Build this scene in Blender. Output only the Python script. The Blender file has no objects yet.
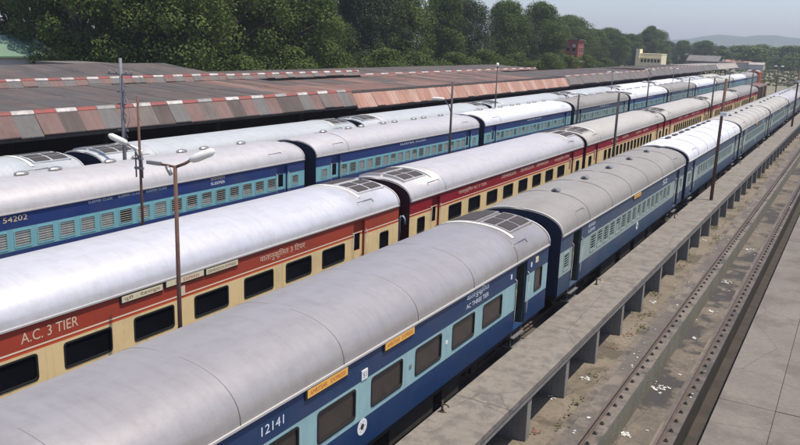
import bpy, math, random
from mathutils import Vector, Matrix
random.seed(7)
PI = math.pi
scene = bpy.context.scene
col = scene.collection

# ------------------------------------------------------------------ camera
cam = bpy.data.cameras.new('camera'); camo = bpy.data.objects.new('camera', cam); col.objects.link(camo)
rt_ = (0.86365417, 0.50301015, 0.0328979)          # camera right
dn_ = (0.14149211, -0.17926425, -0.97357296)       # camera down
fw_ = (-0.48381966, 0.84548514, -0.22599428)       # camera forward
m = Matrix(((rt_[0], -dn_[0], -fw_[0], 0), (rt_[1], -dn_[1], -fw_[1], 0), (rt_[2], -dn_[2], -fw_[2], 10.0), (0, 0, 0, 1)))
camo.matrix_world = m
cam.sensor_width = 36; cam.lens = 790 / 800 * 36
cam.clip_start = .1; cam.clip_end = 12000
scene.camera = camo

# ------------------------------------------------------------------ sky, sun, exposure
SUN = Vector((0.285, 0.07, 0.955)).normalized()
w = bpy.data.worlds.new('World'); scene.world = w; w.use_nodes = True
nt = w.node_tree; nt.nodes.clear()
sky = nt.nodes.new('ShaderNodeTexSky'); sky.sky_type = 'NISHITA'; sky.sun_disc = False
sky.sun_elevation = math.asin(SUN.z); sky.sun_rotation = math.atan2(SUN.x, SUN.y)
sky.air_density = 1.0; sky.dust_density = 1.6; sky.ozone_density = 6.0; sky.altitude = 200
bg = nt.nodes.new('ShaderNodeBackground'); bg.inputs[1].default_value = 0.145
wo = nt.nodes.new('ShaderNodeOutputWorld')
tn = nt.nodes.new('ShaderNodeMix'); tn.data_type = 'RGBA'; tn.blend_type = 'MULTIPLY'; tn.inputs[0].default_value = 1; tn.inputs[7].default_value = (1.05, .965, .98, 1)   # hazy summer air, a touch warmer than the clear model
nt.links.new(sky.outputs[0], tn.inputs[6]); nt.links.new(tn.outputs[2], bg.inputs[0]); nt.links.new(bg.outputs[0], wo.inputs[0])
sl = bpy.data.lights.new('sun', 'SUN'); sl.energy = 3.95; sl.angle = math.radians(.6); sl.color = (1, .92, .79)
so = bpy.data.objects.new('sun', sl); col.objects.link(so); so.rotation_euler = SUN.to_track_quat('Z', 'Y').to_euler()
scene.view_settings.view_transform = 'Standard'; scene.view_settings.look = 'None'
scene.view_settings.exposure = 0.38; scene.view_settings.gamma = 1
scene.view_settings.use_curve_mapping = False
scene.cycles.volume_bounces = 0
scene.cycles.max_bounces = 6

# ------------------------------------------------------------------ helpers
def tag(o, label=None, cat=None, group=None, kind=None):
    if label: o['label'] = label
    if cat: o['category'] = cat
    if group: o['group'] = group
    if kind: o['kind'] = kind
    return o

def empty(name, loc, rz=0):
    o = bpy.data.objects.new(name, None); col.objects.link(o)
    o.location = loc; o.rotation_euler = (0, 0, rz); o.empty_display_size = .3
    return o

class MB:
    """collects faces with material indices"""
    def __init__(s): s.v = []; s.f = []; s.mi = []; s.sm = []
    def face(s, pts, mi=0, smooth=False):
        n = len(s.v); s.v += [tuple(p) for p in pts]; s.f.append(tuple(range(n, n + len(pts)))); s.mi.append(mi); s.sm.append(smooth)
    def box(s, x0, x1, y0, y1, z0, z1, mi=0):
        n = len(s.v)
        s.v += [(x0,y0,z0),(x1,y0,z0),(x1,y1,z0),(x0,y1,z0),(x0,y0,z1),(x1,y0,z1),(x1,y1,z1),(x0,y1,z1)]
        for f in ((0,3,2,1),(4,5,6,7),(0,1,5,4),(1,2,6,5),(2,3,7,6),(3,0,4,7)):
            s.f.append(tuple(n+i for i in f)); s.mi.append(mi); s.sm.append(False)
    def prism(s, pts, axis, a, b, mi=0, smooth=False):
        """closed polygon pts (2D) swept along axis from a to b"""
        def P(p, t):
            return {'x': (t, p[0], p[1]), 'y': (p[0], t, p[1]), 'z': (p[0], p[1], t)}[axis]
        n = len(s.v); k = len(pts)
        s.v += [P(p, a) for p in pts] + [P(p, b) for p in pts]
        for i in range(k):
            j = (i + 1) % k
            s.f.append((n+i, n+j, n+k+j, n+k+i)); s.mi.append(mi); s.sm.append(smooth)
        s.f.append(tuple(n+i for i in range(k))); s.mi.append(mi); s.sm.append(False)
        s.f.append(tuple(n+k+i for i in reversed(range(k)))); s.mi.append(mi); s.sm.append(False)
    def tube(s, pts, rad, seg=8, mi=0, cap=True):
        pts = [Vector(p) for p in pts]
        rads = rad if isinstance(rad, (list, tuple)) else [rad] * len(pts)
        n0 = len(s.v)
        up = None
        for i, p in enumerate(pts):
            d = (pts[min(i+1, len(pts)-1)] - pts[max(i-1, 0)]).normalized()
            if up is None:
                up = Vector((0, 0, 1)) if abs(d.z) < .9 else Vector((1, 0, 0))
            a = d.cross(up).normalized(); b = d.cross(a).normalized()
            for k in range(seg):
                t = 2*PI*k/seg
                s.v.append(tuple(p + (a*math.cos(t) + b*math.sin(t))*rads[i]))
        for i in range(len(pts)-1):
            for k in range(seg):
                k2 = (k+1) % seg
                s.f.append((n0+i*seg+k, n0+i*seg+k2, n0+(i+1)*seg+k2, n0+(i+1)*seg+k)); s.mi.append(mi); s.sm.append(True)
        if cap:
            s.f.append(tuple(n0+k for k in reversed(range(seg)))); s.mi.append(mi); s.sm.append(False)
            e = n0+(len(pts)-1)*seg
            s.f.append(tuple(e+k for k in range(seg))); s.mi.append(mi); s.sm.append(False)
    def mesh(s, name, mats):
        me = bpy.data.meshes.new(name); me.from_pydata(s.v, [], s.f)
        for mm in (mats if isinstance(mats, (list, tuple)) else [mats]): me.materials.append(mm)
        me.polygons.foreach_set('material_index', s.mi)
        me.polygons.foreach_set('use_smooth', s.sm)
        me.update(); return me
    def build(s, name, mats, parent=None, loc=(0,0,0), rot=(0,0,0)):
        return link(name, s.mesh(name, mats), parent, loc, rot)

def link(name, me, parent=None, loc=(0,0,0), rot=(0,0,0)):
    o = bpy.data.objects.new(name, me); col.objects.link(o)
    o.parent = parent; o.location = loc; o.rotation_euler = rot
    return o

KIDS = {}
def kids(o):
    return list(o.children)
def copy_tree(o, parent=None):
    c = o.copy(); col.objects.link(c); c.parent = parent
    for ch in kids(o): copy_tree(ch, c)
    return c

# ------------------------------------------------------------------ materials
def mat(name, c, rough=.6, metal=0., c2=None, scale=3., stretch=(1,1,1), amt=.5, bump=0., bscale=20., streak=0., dirt=(.12,.10,.08), dirtamt=0., dscale=.8, spec=.5, detail=6, bstretch=(1,1,1), dth=(.48,.72), rstreak=0., grain=0.):
    M = bpy.data.materials.new(name); M.use_nodes = True; t = M.node_tree; N = t.nodes; L = t.links
    b = N['Principled BSDF']; b.inputs['Roughness'].default_value = rough; b.inputs['Metallic'].default_value = metal
    b.inputs['Specular IOR Level'].default_value = spec
    b.inputs['Base Color'].default_value = (*c, 1)
    tc = N.new('ShaderNodeTexCoord')
    def noise(sc, st, det=detail, r=.6):
        mp = N.new('ShaderNodeMapping'); mp.inputs['Scale'].default_value = st
        L.new(tc.outputs['Object'], mp.inputs[0])
        n = N.new('ShaderNodeTexNoise'); n.inputs['Scale'].default_value = sc; n.inputs['Detail'].default_value = det; n.inputs['Roughness'].default_value = r
        L.new(mp.outputs[0], n.inputs['Vector']); return n
    def ramp(src, a, bb):
        r = N.new('ShaderNodeMapRange'); r.inputs[1].default_value = a; r.inputs[2].default_value = bb
        L.new(src, r.inputs[0]); return r.outputs[0]
    def mix(fac, A, B):
        x = N.new('ShaderNodeMix'); x.data_type = 'RGBA'
        if isinstance(fac, float): x.inputs[0].default_value = fac
        else: L.new(fac, x.inputs[0])
        for i, q in ((6, A), (7, B)):
            if isinstance(q, tuple): x.inputs[i].default_value = (*q, 1)
            else: L.new(q, x.inputs[i])
        return x.outputs[2]
    cur = tuple(c)
    if c2:
        n = noise(scale, stretch); cur = mix(ramp(n.outputs[0], .5-amt*.5, .5+amt*.5), cur, tuple(c2))
    if streak > 0:
        n = noise(1.0, (9, 9, .35), 4); r = ramp(n.outputs[0], .5, .78)
        mm = N.new('ShaderNodeMath'); mm.operation = 'MULTIPLY'; mm.inputs[1].default_value = streak; L.new(r, mm.inputs[0])
        cur = mix(mm.outputs[0], cur, dirt)
    if rstreak > 0:
        for st_, am in (((.7, 5.5, 1.2), rstreak), ((2.2, .5, 2.2), rstreak*.7)):
            n = noise(1.0, st_, 5, .65); r = ramp(n.outputs[0], .46, .70)
            mm = N.new('ShaderNodeMath'); mm.operation = 'MULTIPLY'; mm.inputs[1].default_value = am; L.new(r, mm.inputs[0])
            cur = mix(mm.outputs[0], cur, dirt)
    if dirtamt > 0:
        n = noise(dscale, (1,1,1), 8, .7); r = ramp(n.outputs[0], *dth)
        mm = N.new('ShaderNodeMath'); mm.operation = 'MULTIPLY'; mm.inputs[1].default_value = dirtamt; L.new(r, mm.inputs[0])
        cur = mix(mm.outputs[0], cur, dirt)
    if grain > 0:
        for gs, ga in ((38, grain), (6, grain*.8)):
            n = noise(gs, (1,1,1), 4, .7); r = ramp(n.outputs[0], .42, .62)
            mm = N.new('ShaderNodeMath'); mm.operation = 'MULTIPLY'; mm.inputs[1].default_value = ga; L.new(r, mm.inputs[0])
            cur = mix(mm.outputs[0], cur, tuple(q*.55 for q in dirt) if gs > 20 else dirt)
        v = N.new('ShaderNodeTexVoronoi'); v.feature = 'DISTANCE_TO_EDGE'; v.inputs['Scale'].default_value = .33
        wn = noise(1.3, (1,1,1), 5, .7); mx = N.new('ShaderNodeMix'); mx.data_type = 'RGBA'; mx.inputs[0].default_value = .16
        L.new(tc.outputs['Object'], mx.inputs[6]); L.new(wn.outputs[1], mx.inputs[7]); L.new(mx.outputs[2], v.inputs['Vector'])
        r = ramp(v.outputs[0], .006, .0); mm = N.new('ShaderNodeMath'); mm.operation = 'MULTIPLY'; mm.inputs[1].default_value = .55; L.new(r, mm.inputs[0])
        cur = mix(mm.outputs[0], cur, tuple(q*.5 for q in dirt))
    if not isinstance(cur, tuple): L.new(cur, b.inputs['Base Color'])
    if bump > 0:
        n = noise(bscale, bstretch, 5); bp = N.new('ShaderNodeBump'); bp.inputs['Strength'].default_value = bump; bp.inputs['Distance'].default_value = .05
        L.new(n.outputs[0], bp.inputs['Height']); L.new(bp.outputs[0], b.inputs['Normal'])
    return M

def roofmat(name, c, c2, rough=.42, metal=.35, bump=.25):
    return mat(name, c, rough, metal, c2, scale=.7, stretch=(1, .35, 1), amt=.6, bump=bump, bscale=1.3, bstretch=(1, .5, 1),
               dirt=(c2[0]*.72, c2[1]*.68, c2[2]*.64), dirtamt=.35, dscale=2.2, rstreak=.24)

R_BRIGHT = roofmat('roof_bright_silver', (.70,.685,.68), (.60,.585,.585), .38, .35)
R_PINK = roofmat('roof_pale_silver', (.58,.55,.53), (.49,.465,.45), .42, .25)
R_GREY = roofmat('roof_grey_silver', (.40,.375,.36), (.33,.305,.295), .40, .35, .35)
R_BEIGE = roofmat('roof_dull_beige', (.285,.27,.245), (.22,.205,.185), .7, .0)
R_WHITE = roofmat('roof_white', (.70,.70,.71), (.62,.62,.64), .5, .1)
R_SAND = roofmat('roof_sand', (.44,.42,.375), (.36,.34,.30), .65, .05)
R_BLUE = roofmat('roof_pale_blue_grey', (.43,.455,.46), (.36,.38,.385), .6, .05)

DB = mat('paint_deep_blue', (.010,.036,.105), .42, 0, (.014,.043,.118), 1.5, streak=.25, dirt=(.06,.07,.10), dirtamt=.35, bump=.12, bscale=1.6, dth=(.47,.66))
DBA = mat('paint_royal_blue', (.012,.034,.15), .4, 0, (.016,.042,.17), 1.5, streak=.3, dirt=(.06,.07,.10), dirtamt=.35, bump=.12, bscale=1.6, dth=(.47,.66))
DB2 = mat('paint_faded_blue', (.032,.060,.110), .5, 0, (.044,.074,.122), 1.2, streak=.45, dirt=(.10,.10,.12), dirtamt=.5, bump=.12, bscale=1.6, dth=(.47,.66))
DB3 = mat('paint_grey_blue', (.065,.085,.115), .55, 0, (.08,.10,.13), 1.2, streak=.4, dirt=(.12,.12,.12), dirtamt=.5, bump=.12, bscale=1.6, dth=(.47,.66))
CY = mat('paint_cyan', (.27,.44,.45), .42, 0, (.30,.47,.48), 1.5, streak=.35, dirt=(.14,.20,.20), dirtamt=.25, bump=.12, bscale=1.6, dth=(.47,.66))
CY1 = mat('paint_bright_cyan', (.17,.40,.45), .4, 0, (.20,.43,.48), 1.5, streak=.3, dirt=(.10,.20,.24), dirtamt=.2, bump=.12, bscale=1.6, dth=(.47,.66))
CY2 = mat('paint_pale_green_cyan', (.28,.35,.32), .55, 0, (.33,.40,.36), 1.3, streak=.4, dirt=(.14,.16,.13), dirtamt=.4, bump=.12, bscale=1.6, dth=(.47,.66))
RD = mat('paint_brick_red', (.37,.048,.024), .5, 0, (.41,.062,.032), 1.0, streak=.3, dirt=(.18,.06,.04), dirtamt=.3, bump=.12, bscale=1.6, dth=(.47,.66))
RD2 = mat('paint_crimson', (.27,.010,.018), .45, 0, (.31,.014,.024), 1.0, streak=.25, dirt=(.18,.02,.03), dirtamt=.2, bump=.12, bscale=1.6, dth=(.47,.66))
CR = mat('paint_cream', (.84,.64,.33), .5, 0, (.80,.60,.31), 1.5, streak=.35, dirt=(.38,.30,.18), dirtamt=.3, bump=.12, bscale=1.6, dth=(.47,.66))
STR = mat('paint_pale_stripe', (.85,.66,.48), .5)
ORS = mat('paint_orange_stripe', (.62,.10,.035), .5)
BLK = mat('dark_underframe', (.022,.020,.018), .8, 0, (.05,.042,.035), 2, bump=.4)
RUB = mat('black_rubber', (.012,.012,.013), .6)
NAVY = mat('end_wall_navy', (.012,.018,.045), .6, streak=.3, dirt=(.03,.03,.035))
MAR = mat('end_wall_maroon', (.06,.008,.012), .6, streak=.4, dirt=(.03,.02,.02))
GLS = mat('tinted_glass', (.034,.027,.024), .15, 0, (.055,.043,.038), 1.2, spec=.25)
GLK = mat('dark_glass', (.005,.005,.006), .2, 0, (.010,.011,.016), .7, spec=.12)
CURT = mat('blue_curtain_glass', (.01,.03,.10), .15, 0, (.008,.01,.02), 1.5, spec=.3)
SHUT = mat('window_shutter', (.42,.42,.37), .6, 0, (.34,.35,.31), 2, streak=.3)
SHUTG = mat('window_shutter_green', (.20,.40,.36), .6, 0, (.26,.46,.42), 2)
DARK = mat('dark_interior', (.012,.012,.012), .9)
DOORG = mat('door_dirty_olive', (.06,.07,.045), .6, 0, (.03,.035,.03), 1.5, amt=.3)
STEEL = mat('galvanised_steel', (.38,.38,.37), .45, .7, (.28,.27,.26), 6)
TRIM = mat('eave_trim', (.50,.48,.45), .5, .1)
SEAM = mat('roof_seam', (.13,.12,.115), .7)
STEP = mat('cream_step_strip', (.74,.70,.58), .55)
GRL = mat('grille_mesh', (.065,.055,.05), .85, 0, (.03,.027,.025), 30)
LETW = mat('lettering_white', (.74,.80,.82), .5)
LETC = mat('lettering_cream', (.72,.55,.40), .5)
LETY = mat('lettering_yellow', (.68,.55,.30), .5)
LETR = mat('lettering_red', (.50,.08,.02), .5)
LETB = mat('lettering_brown', (.22,.10,.05), .5)
BRDY = mat('board_orange', (.80,.42,.08), .5, 0, (.84,.48,.12), 3)
BRDC = mat('board_cream', (.74,.66,.44), .5, 0, (.66,.58,.40), 3)
WHT = mat('white_enamel', (.78,.78,.74), .5)
RUST = mat('rusty_steel_pole', (.10,.052,.038), .75, .2, (.16,.08,.055), 5, bump=.3)
POLE = mat('dark_painted_pole', (.055,.048,.045), .7, .2, (.09,.07,.06), 5)
GPOLE = mat('grey_pole', (.22,.22,.23), .7, .2, (.13,.12,.13), 4)
LAMPH = mat('lamp_housing', (.78,.76,.70), .45, 0, (.62,.60,.54), 4, dirtamt=.3, dirt=(.35,.33,.28))
CONC = mat('walkway_concrete', (.265,.23,.185), .9, 0, (.19,.163,.13), .9, amt=.6, bump=.35, bscale=14, dirtamt=.6, dscale=2.5, dirt=(.10,.09,.08), dth=(.47,.60), grain=0.30)
CONC2 = mat('slab_concrete', (.225,.197,.162), .9, 0, (.155,.135,.11), .55, amt=.5, bump=.3, bscale=12, grain=0.38, dirtamt=.6, dscale=.6, dirt=(.10,.085,.068), dth=(.48,.62))
CONCW = mat('pale_concrete_post', (.27,.24,.20), .9, 0, (.18,.17,.15), 2, bump=.3, streak=.5, dirt=(.08,.075,.06))
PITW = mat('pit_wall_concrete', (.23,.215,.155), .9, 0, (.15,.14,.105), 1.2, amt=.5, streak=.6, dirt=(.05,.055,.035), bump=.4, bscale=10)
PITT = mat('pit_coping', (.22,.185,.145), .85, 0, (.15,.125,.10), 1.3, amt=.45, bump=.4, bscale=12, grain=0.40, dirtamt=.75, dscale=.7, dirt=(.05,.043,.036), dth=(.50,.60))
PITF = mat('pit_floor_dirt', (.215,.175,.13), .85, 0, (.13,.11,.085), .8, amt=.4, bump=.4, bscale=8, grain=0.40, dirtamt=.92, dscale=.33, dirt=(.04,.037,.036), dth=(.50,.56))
YARD = mat('yard_dirt_concrete', (.25,.205,.15), .9, 0, (.165,.135,.095), .6, amt=.5, bump=.5, bscale=9, grain=0.40, dirtamt=.8, dscale=.45, dirt=(.075,.062,.042), dth=(.51,.58))
GRND = mat('scrub_ground', (.15,.15,.075), .95, 0, (.21,.18,.125), .06, amt=.3, dirtamt=.5, dscale=.12, dirt=(.075,.095,.04), bump=.3, bscale=3)
RAIL = mat('rail_steel', (.06,.042,.034), .7, .2, (.11,.075,.055), 3)
RAILT = mat('rail_head', (.16,.125,.10), .6, .3, (.10,.075,.06), 4)
STAIN = mat('oil_stained_concrete', (.12,.105,.09), .85, 0, (.06,.055,.052), 1.1, amt=.5, bump=.4, bscale=12, grain=0.30, dirtamt=.8, dscale=.5, dirt=(.20,.165,.125), dth=(.50,.57))
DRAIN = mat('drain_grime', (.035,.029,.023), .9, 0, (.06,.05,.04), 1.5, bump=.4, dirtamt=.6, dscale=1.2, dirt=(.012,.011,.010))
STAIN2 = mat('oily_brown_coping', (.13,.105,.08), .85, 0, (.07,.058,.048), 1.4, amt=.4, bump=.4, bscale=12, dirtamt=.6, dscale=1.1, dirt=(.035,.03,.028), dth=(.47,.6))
BALL = mat('track_ballast', (.06,.052,.045), .95, 0, (.11,.095,.08), 25, bump=.8, bscale=30)

# ------------------------------------------------------------------ setting: ground with the wash-line pits
def sheet(name, pts, y0, y1, mt, step=None):
    b = MB()
    for (a, c) in zip(pts, pts[1:]):
        b.face([(a[0], y0, a[1]), (c[0], y0, c[1]), (c[0], y1, c[1]), (a[0], y1, a[1])])
    o = b.build(name, mt); tag(o, kind='structure'); return o
sheet('ground', [(-3500, 0), (-5.42, 0), (-5.42, -.62), (-2.33, -.62), (-2.33, 0), (2500, 0)], -200, 5000, GRND)
b = MB()
b.face([(-7.4,-10,.004),(-5.72,-10,.004),(-5.72,175,.004),(-7.4,175,.004)]); tag(b.build('yard_floor', YARD), kind='structure')
b = MB(); b.box(-5.72, -5.425, -10, 175, -.02, .07); tag(b.build('kerb', PITT), kind='structure')
b = MB(); b.box(-5.42, -4.56, -10, 175, -.62, .17, 0)
tag(b.build('left_pit_wall', [PITW]), kind='structure')
b = MB(); b.box(-5.419, -5.02, -10, 175, .171, .185, 1); b.box(-5.02, -4.561, -10, 175, .171, .185, 0); tag(b.build('left_pit_coping', [PITT, STAIN]), kind='structure')
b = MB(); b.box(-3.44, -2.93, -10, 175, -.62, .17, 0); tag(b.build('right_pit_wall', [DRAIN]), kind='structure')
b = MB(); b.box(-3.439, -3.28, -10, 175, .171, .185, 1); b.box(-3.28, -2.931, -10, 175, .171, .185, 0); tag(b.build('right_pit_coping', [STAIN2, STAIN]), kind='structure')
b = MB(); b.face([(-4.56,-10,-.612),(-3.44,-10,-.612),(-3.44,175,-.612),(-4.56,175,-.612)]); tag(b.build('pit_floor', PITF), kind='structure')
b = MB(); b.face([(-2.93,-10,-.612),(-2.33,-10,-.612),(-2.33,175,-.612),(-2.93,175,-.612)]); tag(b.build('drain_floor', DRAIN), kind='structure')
# paved apron on the right with real joints between slabs
b = MB()
ys = [-10, -1.3, 6.6, 14.6, 22.7, 37.2, 45.4, 53.6, 62, 70, 78, 86, 94, 102, 110, 118, 126, 134, 142, 150, 175]
for j, (ya, yb) in enumerate(zip(ys, ys[1:])):
    for xa, xb in ((-2.33, -.87), (-.85, .6), (.62, 4.2)):
        dz = random.uniform(-.006, .006)
        b.box(xa, xb, ya + .011, yb - .011, -.62, .34 + dz)
tag(b.build('concrete_apron', CONC2), kind='structure')
b = MB(); b.box(-2.325, 4.19, -9.9, 174.9, -.6, .315); tag(b.build('apron_joint_filler', BLK), kind='structure')
# dark ballast under the trains
for x in (-9.92, -17.0, -27.1, -31.5):
    b = MB(); b.box(x-1.7, x+1.7, -10, 270, -.01, .12); tag(b.build('track_bed', BALL), kind='structure')

# rails
def rail_mb(x, y0, y1, z=.185):
    b = MB()
    p = [(-.07,0),(.07,0),(.07,.012),(.012,.03),(.012,.115),(.035,.125),(.035,.155),(-.035,.155),(-.035,.125),(-.012,.115),(-.012,.03),(-.07,.012)]
    n = len(b.v); k = len(p)
    b.v += [(q[0], y0, q[1]) for q in p] + [(q[0], y1, q[1]) for q in p]
    for i in range(k):
        j = (i+1) % k
        b.f.append((n+i, n+j, n+k+j, n+k+i)); b.mi.append(1 if i == 6 else 0); b.sm.append(False)
    b.f.append(tuple(n+i for i in range(k))); b.mi.append(0); b.sm.append(False)
    return b
clipb = MB(); clipb.box(-.055,.055,-.05,.05,0,.03); clipb.tube([(0,0,.03),(0,0,.075)], .028, 6)
clipm = clipb.mesh('rail_clip', BLK)
for x, lab in ((-4.94, 'rusty rail on the left wall of the open pit'), (-3.28, 'rusty rail on the right wall of the open pit')):
    r = empty('railway_rail', (x, 0, .186)); tag(r, lab, 'rail', 'rails of the empty pit track')
    rail_mb(0, -8, 172).build('rail_bar', [RAIL, RAILT], r)
    ysl = [12.5 + .64*i for i in range(240)]
    for i in range(50):
        for sx in (.16,):
            link('rail_clip', clipm, r, (sx, ysl[i], 0))
    sb = MB()
    for i in range(50, 240):
        for sx in (.16,):
            sb.box(sx-.055, sx+.055, ysl[i]-.05, ysl[i]+.05, 0, .03); sb.box(sx-.025, sx+.025, ysl[i]-.025, ysl[i]+.025, .03, .075)
    o = sb.build('rail_clips', BLK, r); o['kind'] = 'stuff'
for x in (-9.92, -17.0, -27.1, -31.5):
    for s in (-1, 1):
        o = rail_mb(0, -8, 270).build('railway_rail', [RAIL, RAILT]); o.location = (x + s*.838, 0, .2)
        nm = {-9.92:'blue train beside the walkway', -17.0:'red and cream train', -27.1:'blue sleeper train', -31.5:'pale roofed train by the platform', -22.0:'gap left of the red train'}[x]
        tag(o, ('left' if s < 0 else 'right') + ' rail of the track ' + ('in the ' if x == -22.0 else 'under the ') + nm, 'rail', 'rails of the yard tracks')
        o.location.z = .196

# ------------------------------------------------------------------ walkway between the trains and the pit
wk = empty('service_walkway', (-6.92, 0, 0)); tag(wk, 'long raised concrete service walkway on short posts beside the blue train', 'walkway')
b = MB()
y = -8; 
while y < 172:
    y2 = y + 6.1
    dz = random.uniform(-.004, .004)
    b.box(-.72, .72, y + .008, y2 - .008, 1.36, 1.5 + dz); y = y2
b.build('deck', CONC, wk)
b = MB(); b.box(-.70, .70, -7.9, 172, 1.20, 1.355); b.build('beam', CONCW, wk)
pm = MB(); pm.box(-.62, .66, -.14, .14, 0, 1.2); pm = pm.mesh('post', CONCW)
for i in range(53):
    link('post', pm, wk, (0, 8.85 + 3.03*i, 0))
# water hydrants / taps along the deck
def tap_mesh():
    b = MB()
    b.tube([(0,0,0),(0,0,.24)], .028, 8); b.tube([(0,0,.2),(.12,0,.2),(.16,0,.15)], .02, 6); b.tube([(0,0,0),(0,0,.03)], .06, 8)
    b.tube([(0,-.06,.27),(0,.06,.27)], .012, 6); b.tube([(0,0,.24),(0,0,.27)], .012, 6)
    return b.mesh('water_tap', mat('brass_tap', (.10,.075,.04), .5, .5))
tapm = tap_mesh()
tapw = ['first water tap along the walkway, nearest the camera', 'second water tap along the left edge of the walkway', 'third water tap along the left edge of the walkway', 'fourth water tap along the left edge of the walkway',
        'fifth water tap along the left edge of the walkway', 'sixth water tap along the left edge of the walkway', 'seventh water tap along the left edge of the walkway']
for i, (x, y) in enumerate([(-7.5, 15.4), (-7.45, 27.6), (-7.5, 41.5), (-7.5, 53.4), (-7.5, 65.6), (-7.5, 77.8), (-7.5, 90)]):
    o = link('water_tap', tapm, None, (x, y, 1.503), (0,0,random.uniform(-1,1))); tag(o, tapw[i], 'tap', 'water taps on the walkway')

# ------------------------------------------------------------------ lettering
def text_mesh(s, w_, h_):
    c = bpy.data.curves.new('lettering', 'FONT'); c.body = s; c.extrude = .0; c.resolution_u = 3
    o = bpy.data.objects.new('tmp', c); col.objects.link(o)
    bpy.context.view_layer.update()
    me = bpy.data.meshes.new_from_object(o.evaluated_get(bpy.context.evaluated_depsgraph_get()))
    bpy.data.objects.remove(o); bpy.data.curves.remove(c)
    xs = [v.co.x for v in me.vertices]; ys = [v.co.y for v in me.vertices]
    sx = w_/(max(xs)-min(xs)); sy = h_/(max(ys)-min(ys)); x0 = min(xs); y0 = min(ys)
    # lie in the plane facing +x : reading direction +y
    for v in me.vertices:
        v.co = (0.004, (v.co.x-x0)*sx, (v.co.y-y0)*sy)
    me.materials.clear()
    return me
def text(s, y0, y1, z0, z1, x, mt, parent, name='lettering', loc=(0,0,0)):
    me = text_mesh(s, y1-y0, z1-z0); me.name = name; me.materials.append(mt)
    return link(name, me, parent, (x+loc[0], y0+loc[1], z0+loc[2]))

# ------------------------------------------------------------------ coach building
ZR = .35                          # rail head level; coach parts use world heights minus ZR through part offset
def rrect(y0, y1, z0, z1, r, n=4):
    pts = []
    for cy, cz, a in ((y1-r, z0+r, -PI/2), (y1-r, z1-r, 0), (y0+r, z1-r, PI/2), (y0+r, z0+r, PI)):
        for i in range(n+1):
            t = a + PI/2*i/n; pts.append((cy+r*math.cos(t), cz+r*math.sin(t)))
    return pts
def ring_mesh(w_, h_, fr, proud, r, mats_frame, extra=None):
    """rounded frame around an opening w_ x h_, centred, facing +x"""
    b = MB()
    o_ = rrect(-w_/2-fr, w_/2+fr, -h_/2-fr, h_/2+fr, r+fr*.6); i_ = rrect(-w_/2+.012, w_/2-.012, -h_/2+.012, h_/2-.012, r)
    k = len(o_)
    for a in range(k):
        c = (a+1) % k
        b.face([(proud, *o_[a]), (proud, *o_[c]), (proud, *i_[c]), (proud, *i_[a])])
        b.face([(0, *o_[a]), (0, *o_[c]), (proud, *o_[c]), (proud, *o_[a])])
        b.face([(proud, *i_[a]), (proud, *i_[c]), (-.05, *i_[c]), (-.05, *i_[a])])
    return b
def win_ac(w_=1.3, h_=.66):
    return ring_mesh(w_, h_, .035, .012, .07, None)
def glass_mb(w_, h_, d=-.022):
    b = MB(); b.face([(d,-w_/2,-h_/2),(d,w_/2,-h_/2),(d,w_/2,h_/2),(d,-w_/2,h_/2)]); return b
def win_sl(w_=.6, h_=.66):
    b = ring_mesh(w_, h_, .04, .014, .03, None)
    for i in range(6):
        z = -h_/2 + h_*(i+.7)/6.4
        b.tube([(-.005,-w_/2,z),(-.005,w_/2,z)], .011, 5, 1, cap=False)
    return b
def shutter_mb(w_, h_, frac):
    """louvred shutter covering the lower fraction; dark behind it"""
    b = MB(); b.face([(-.10,-w_/2,-h_/2),(-.10,w_/2,-h_/2),(-.10,w_/2,h_/2),(-.10,-w_/2,h_/2)], 1)
    if frac > 0:
        n = max(2, int(10*frac)); top = -h_/2 + h_*frac
        for i in range(n):
            za = -h_/2 + (top+h_/2)*i/n; zb = -h_/2 + (top+h_/2)*(i+1)/n
            b.face([(-.035,-w_/2,za),(-.035,w_/2,za),(-.055,w_/2,zb-.006),(-.055,-w_/2,zb-.006)], 0)
            b.face([(-.055,-w_/2,zb-.006),(-.055,w_/2,zb-.006),(-.035,w_/2,zb),(-.035,-w_/2,zb)], 0)
    return b

def wall(b, x, y0, y1, bands, holes, depth=.11, rev=0):
    """side wall facing +x at x with real openings; bands = [(z0,z1,mat)]"""
    ys = sorted(set([y0, y1] + [h[0] for h in holes] + [h[1] for h in holes]))
    zs = sorted(set([bn[0] for bn in bands] + [bn[1] for bn in bands] + [h[2] for h in holes] + [h[3] for h in holes]))
    for ya, yb in zip(ys, ys[1:]):
        for za, zb in zip(zs, zs[1:]):
            yc = (ya+yb)/2; zc = (za+zb)/2
            if any(h[0] < yc < h[1] and h[2] < zc < h[3] for h in holes): continue
            mi = [bn[2] for bn in bands if bn[0] <= zc <= bn[1]][0]
            b.face([(x,ya,za),(x,yb,za),(x,yb,zb),(x,ya,zb)], mi)
    for h in holes:
        d = h[4] if len(h) > 4 else depth
        def bmat(z): return [bn[2] for bn in bands if bn[0] <= z <= bn[1]][0]
        a0, a1, c0, c1 = h[:4]; mi = rev
        b.face([(x,a0,c0),(x-d,a0,c0),(x-d,a0,c1),(x,a0,c1)], mi); b.face([(x,a1,c0),(x,a1,c1),(x-d,a1,c1),(x-d,a1,c0)], mi)
        b.face([(x,a0,c1),(x-d,a0,c1),(x-d,a1,c1),(x,a1,c1)], mi); b.face([(x,a0,c0),(x,a1,c0),(x-d,a1,c0),(x-d,a0,c0)], mi)

def roof_prof(hw, ze, h, n=22, e=2.35):
    out = []
    for i in range(n+1):
        t = PI*i/n; c = math.cos(t); s_ = math.sin(t)
        out.append((hw*math.copysign(abs(c)**(2/e), c), ze + h*abs(s_)**(2/e)))
    return out

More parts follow.
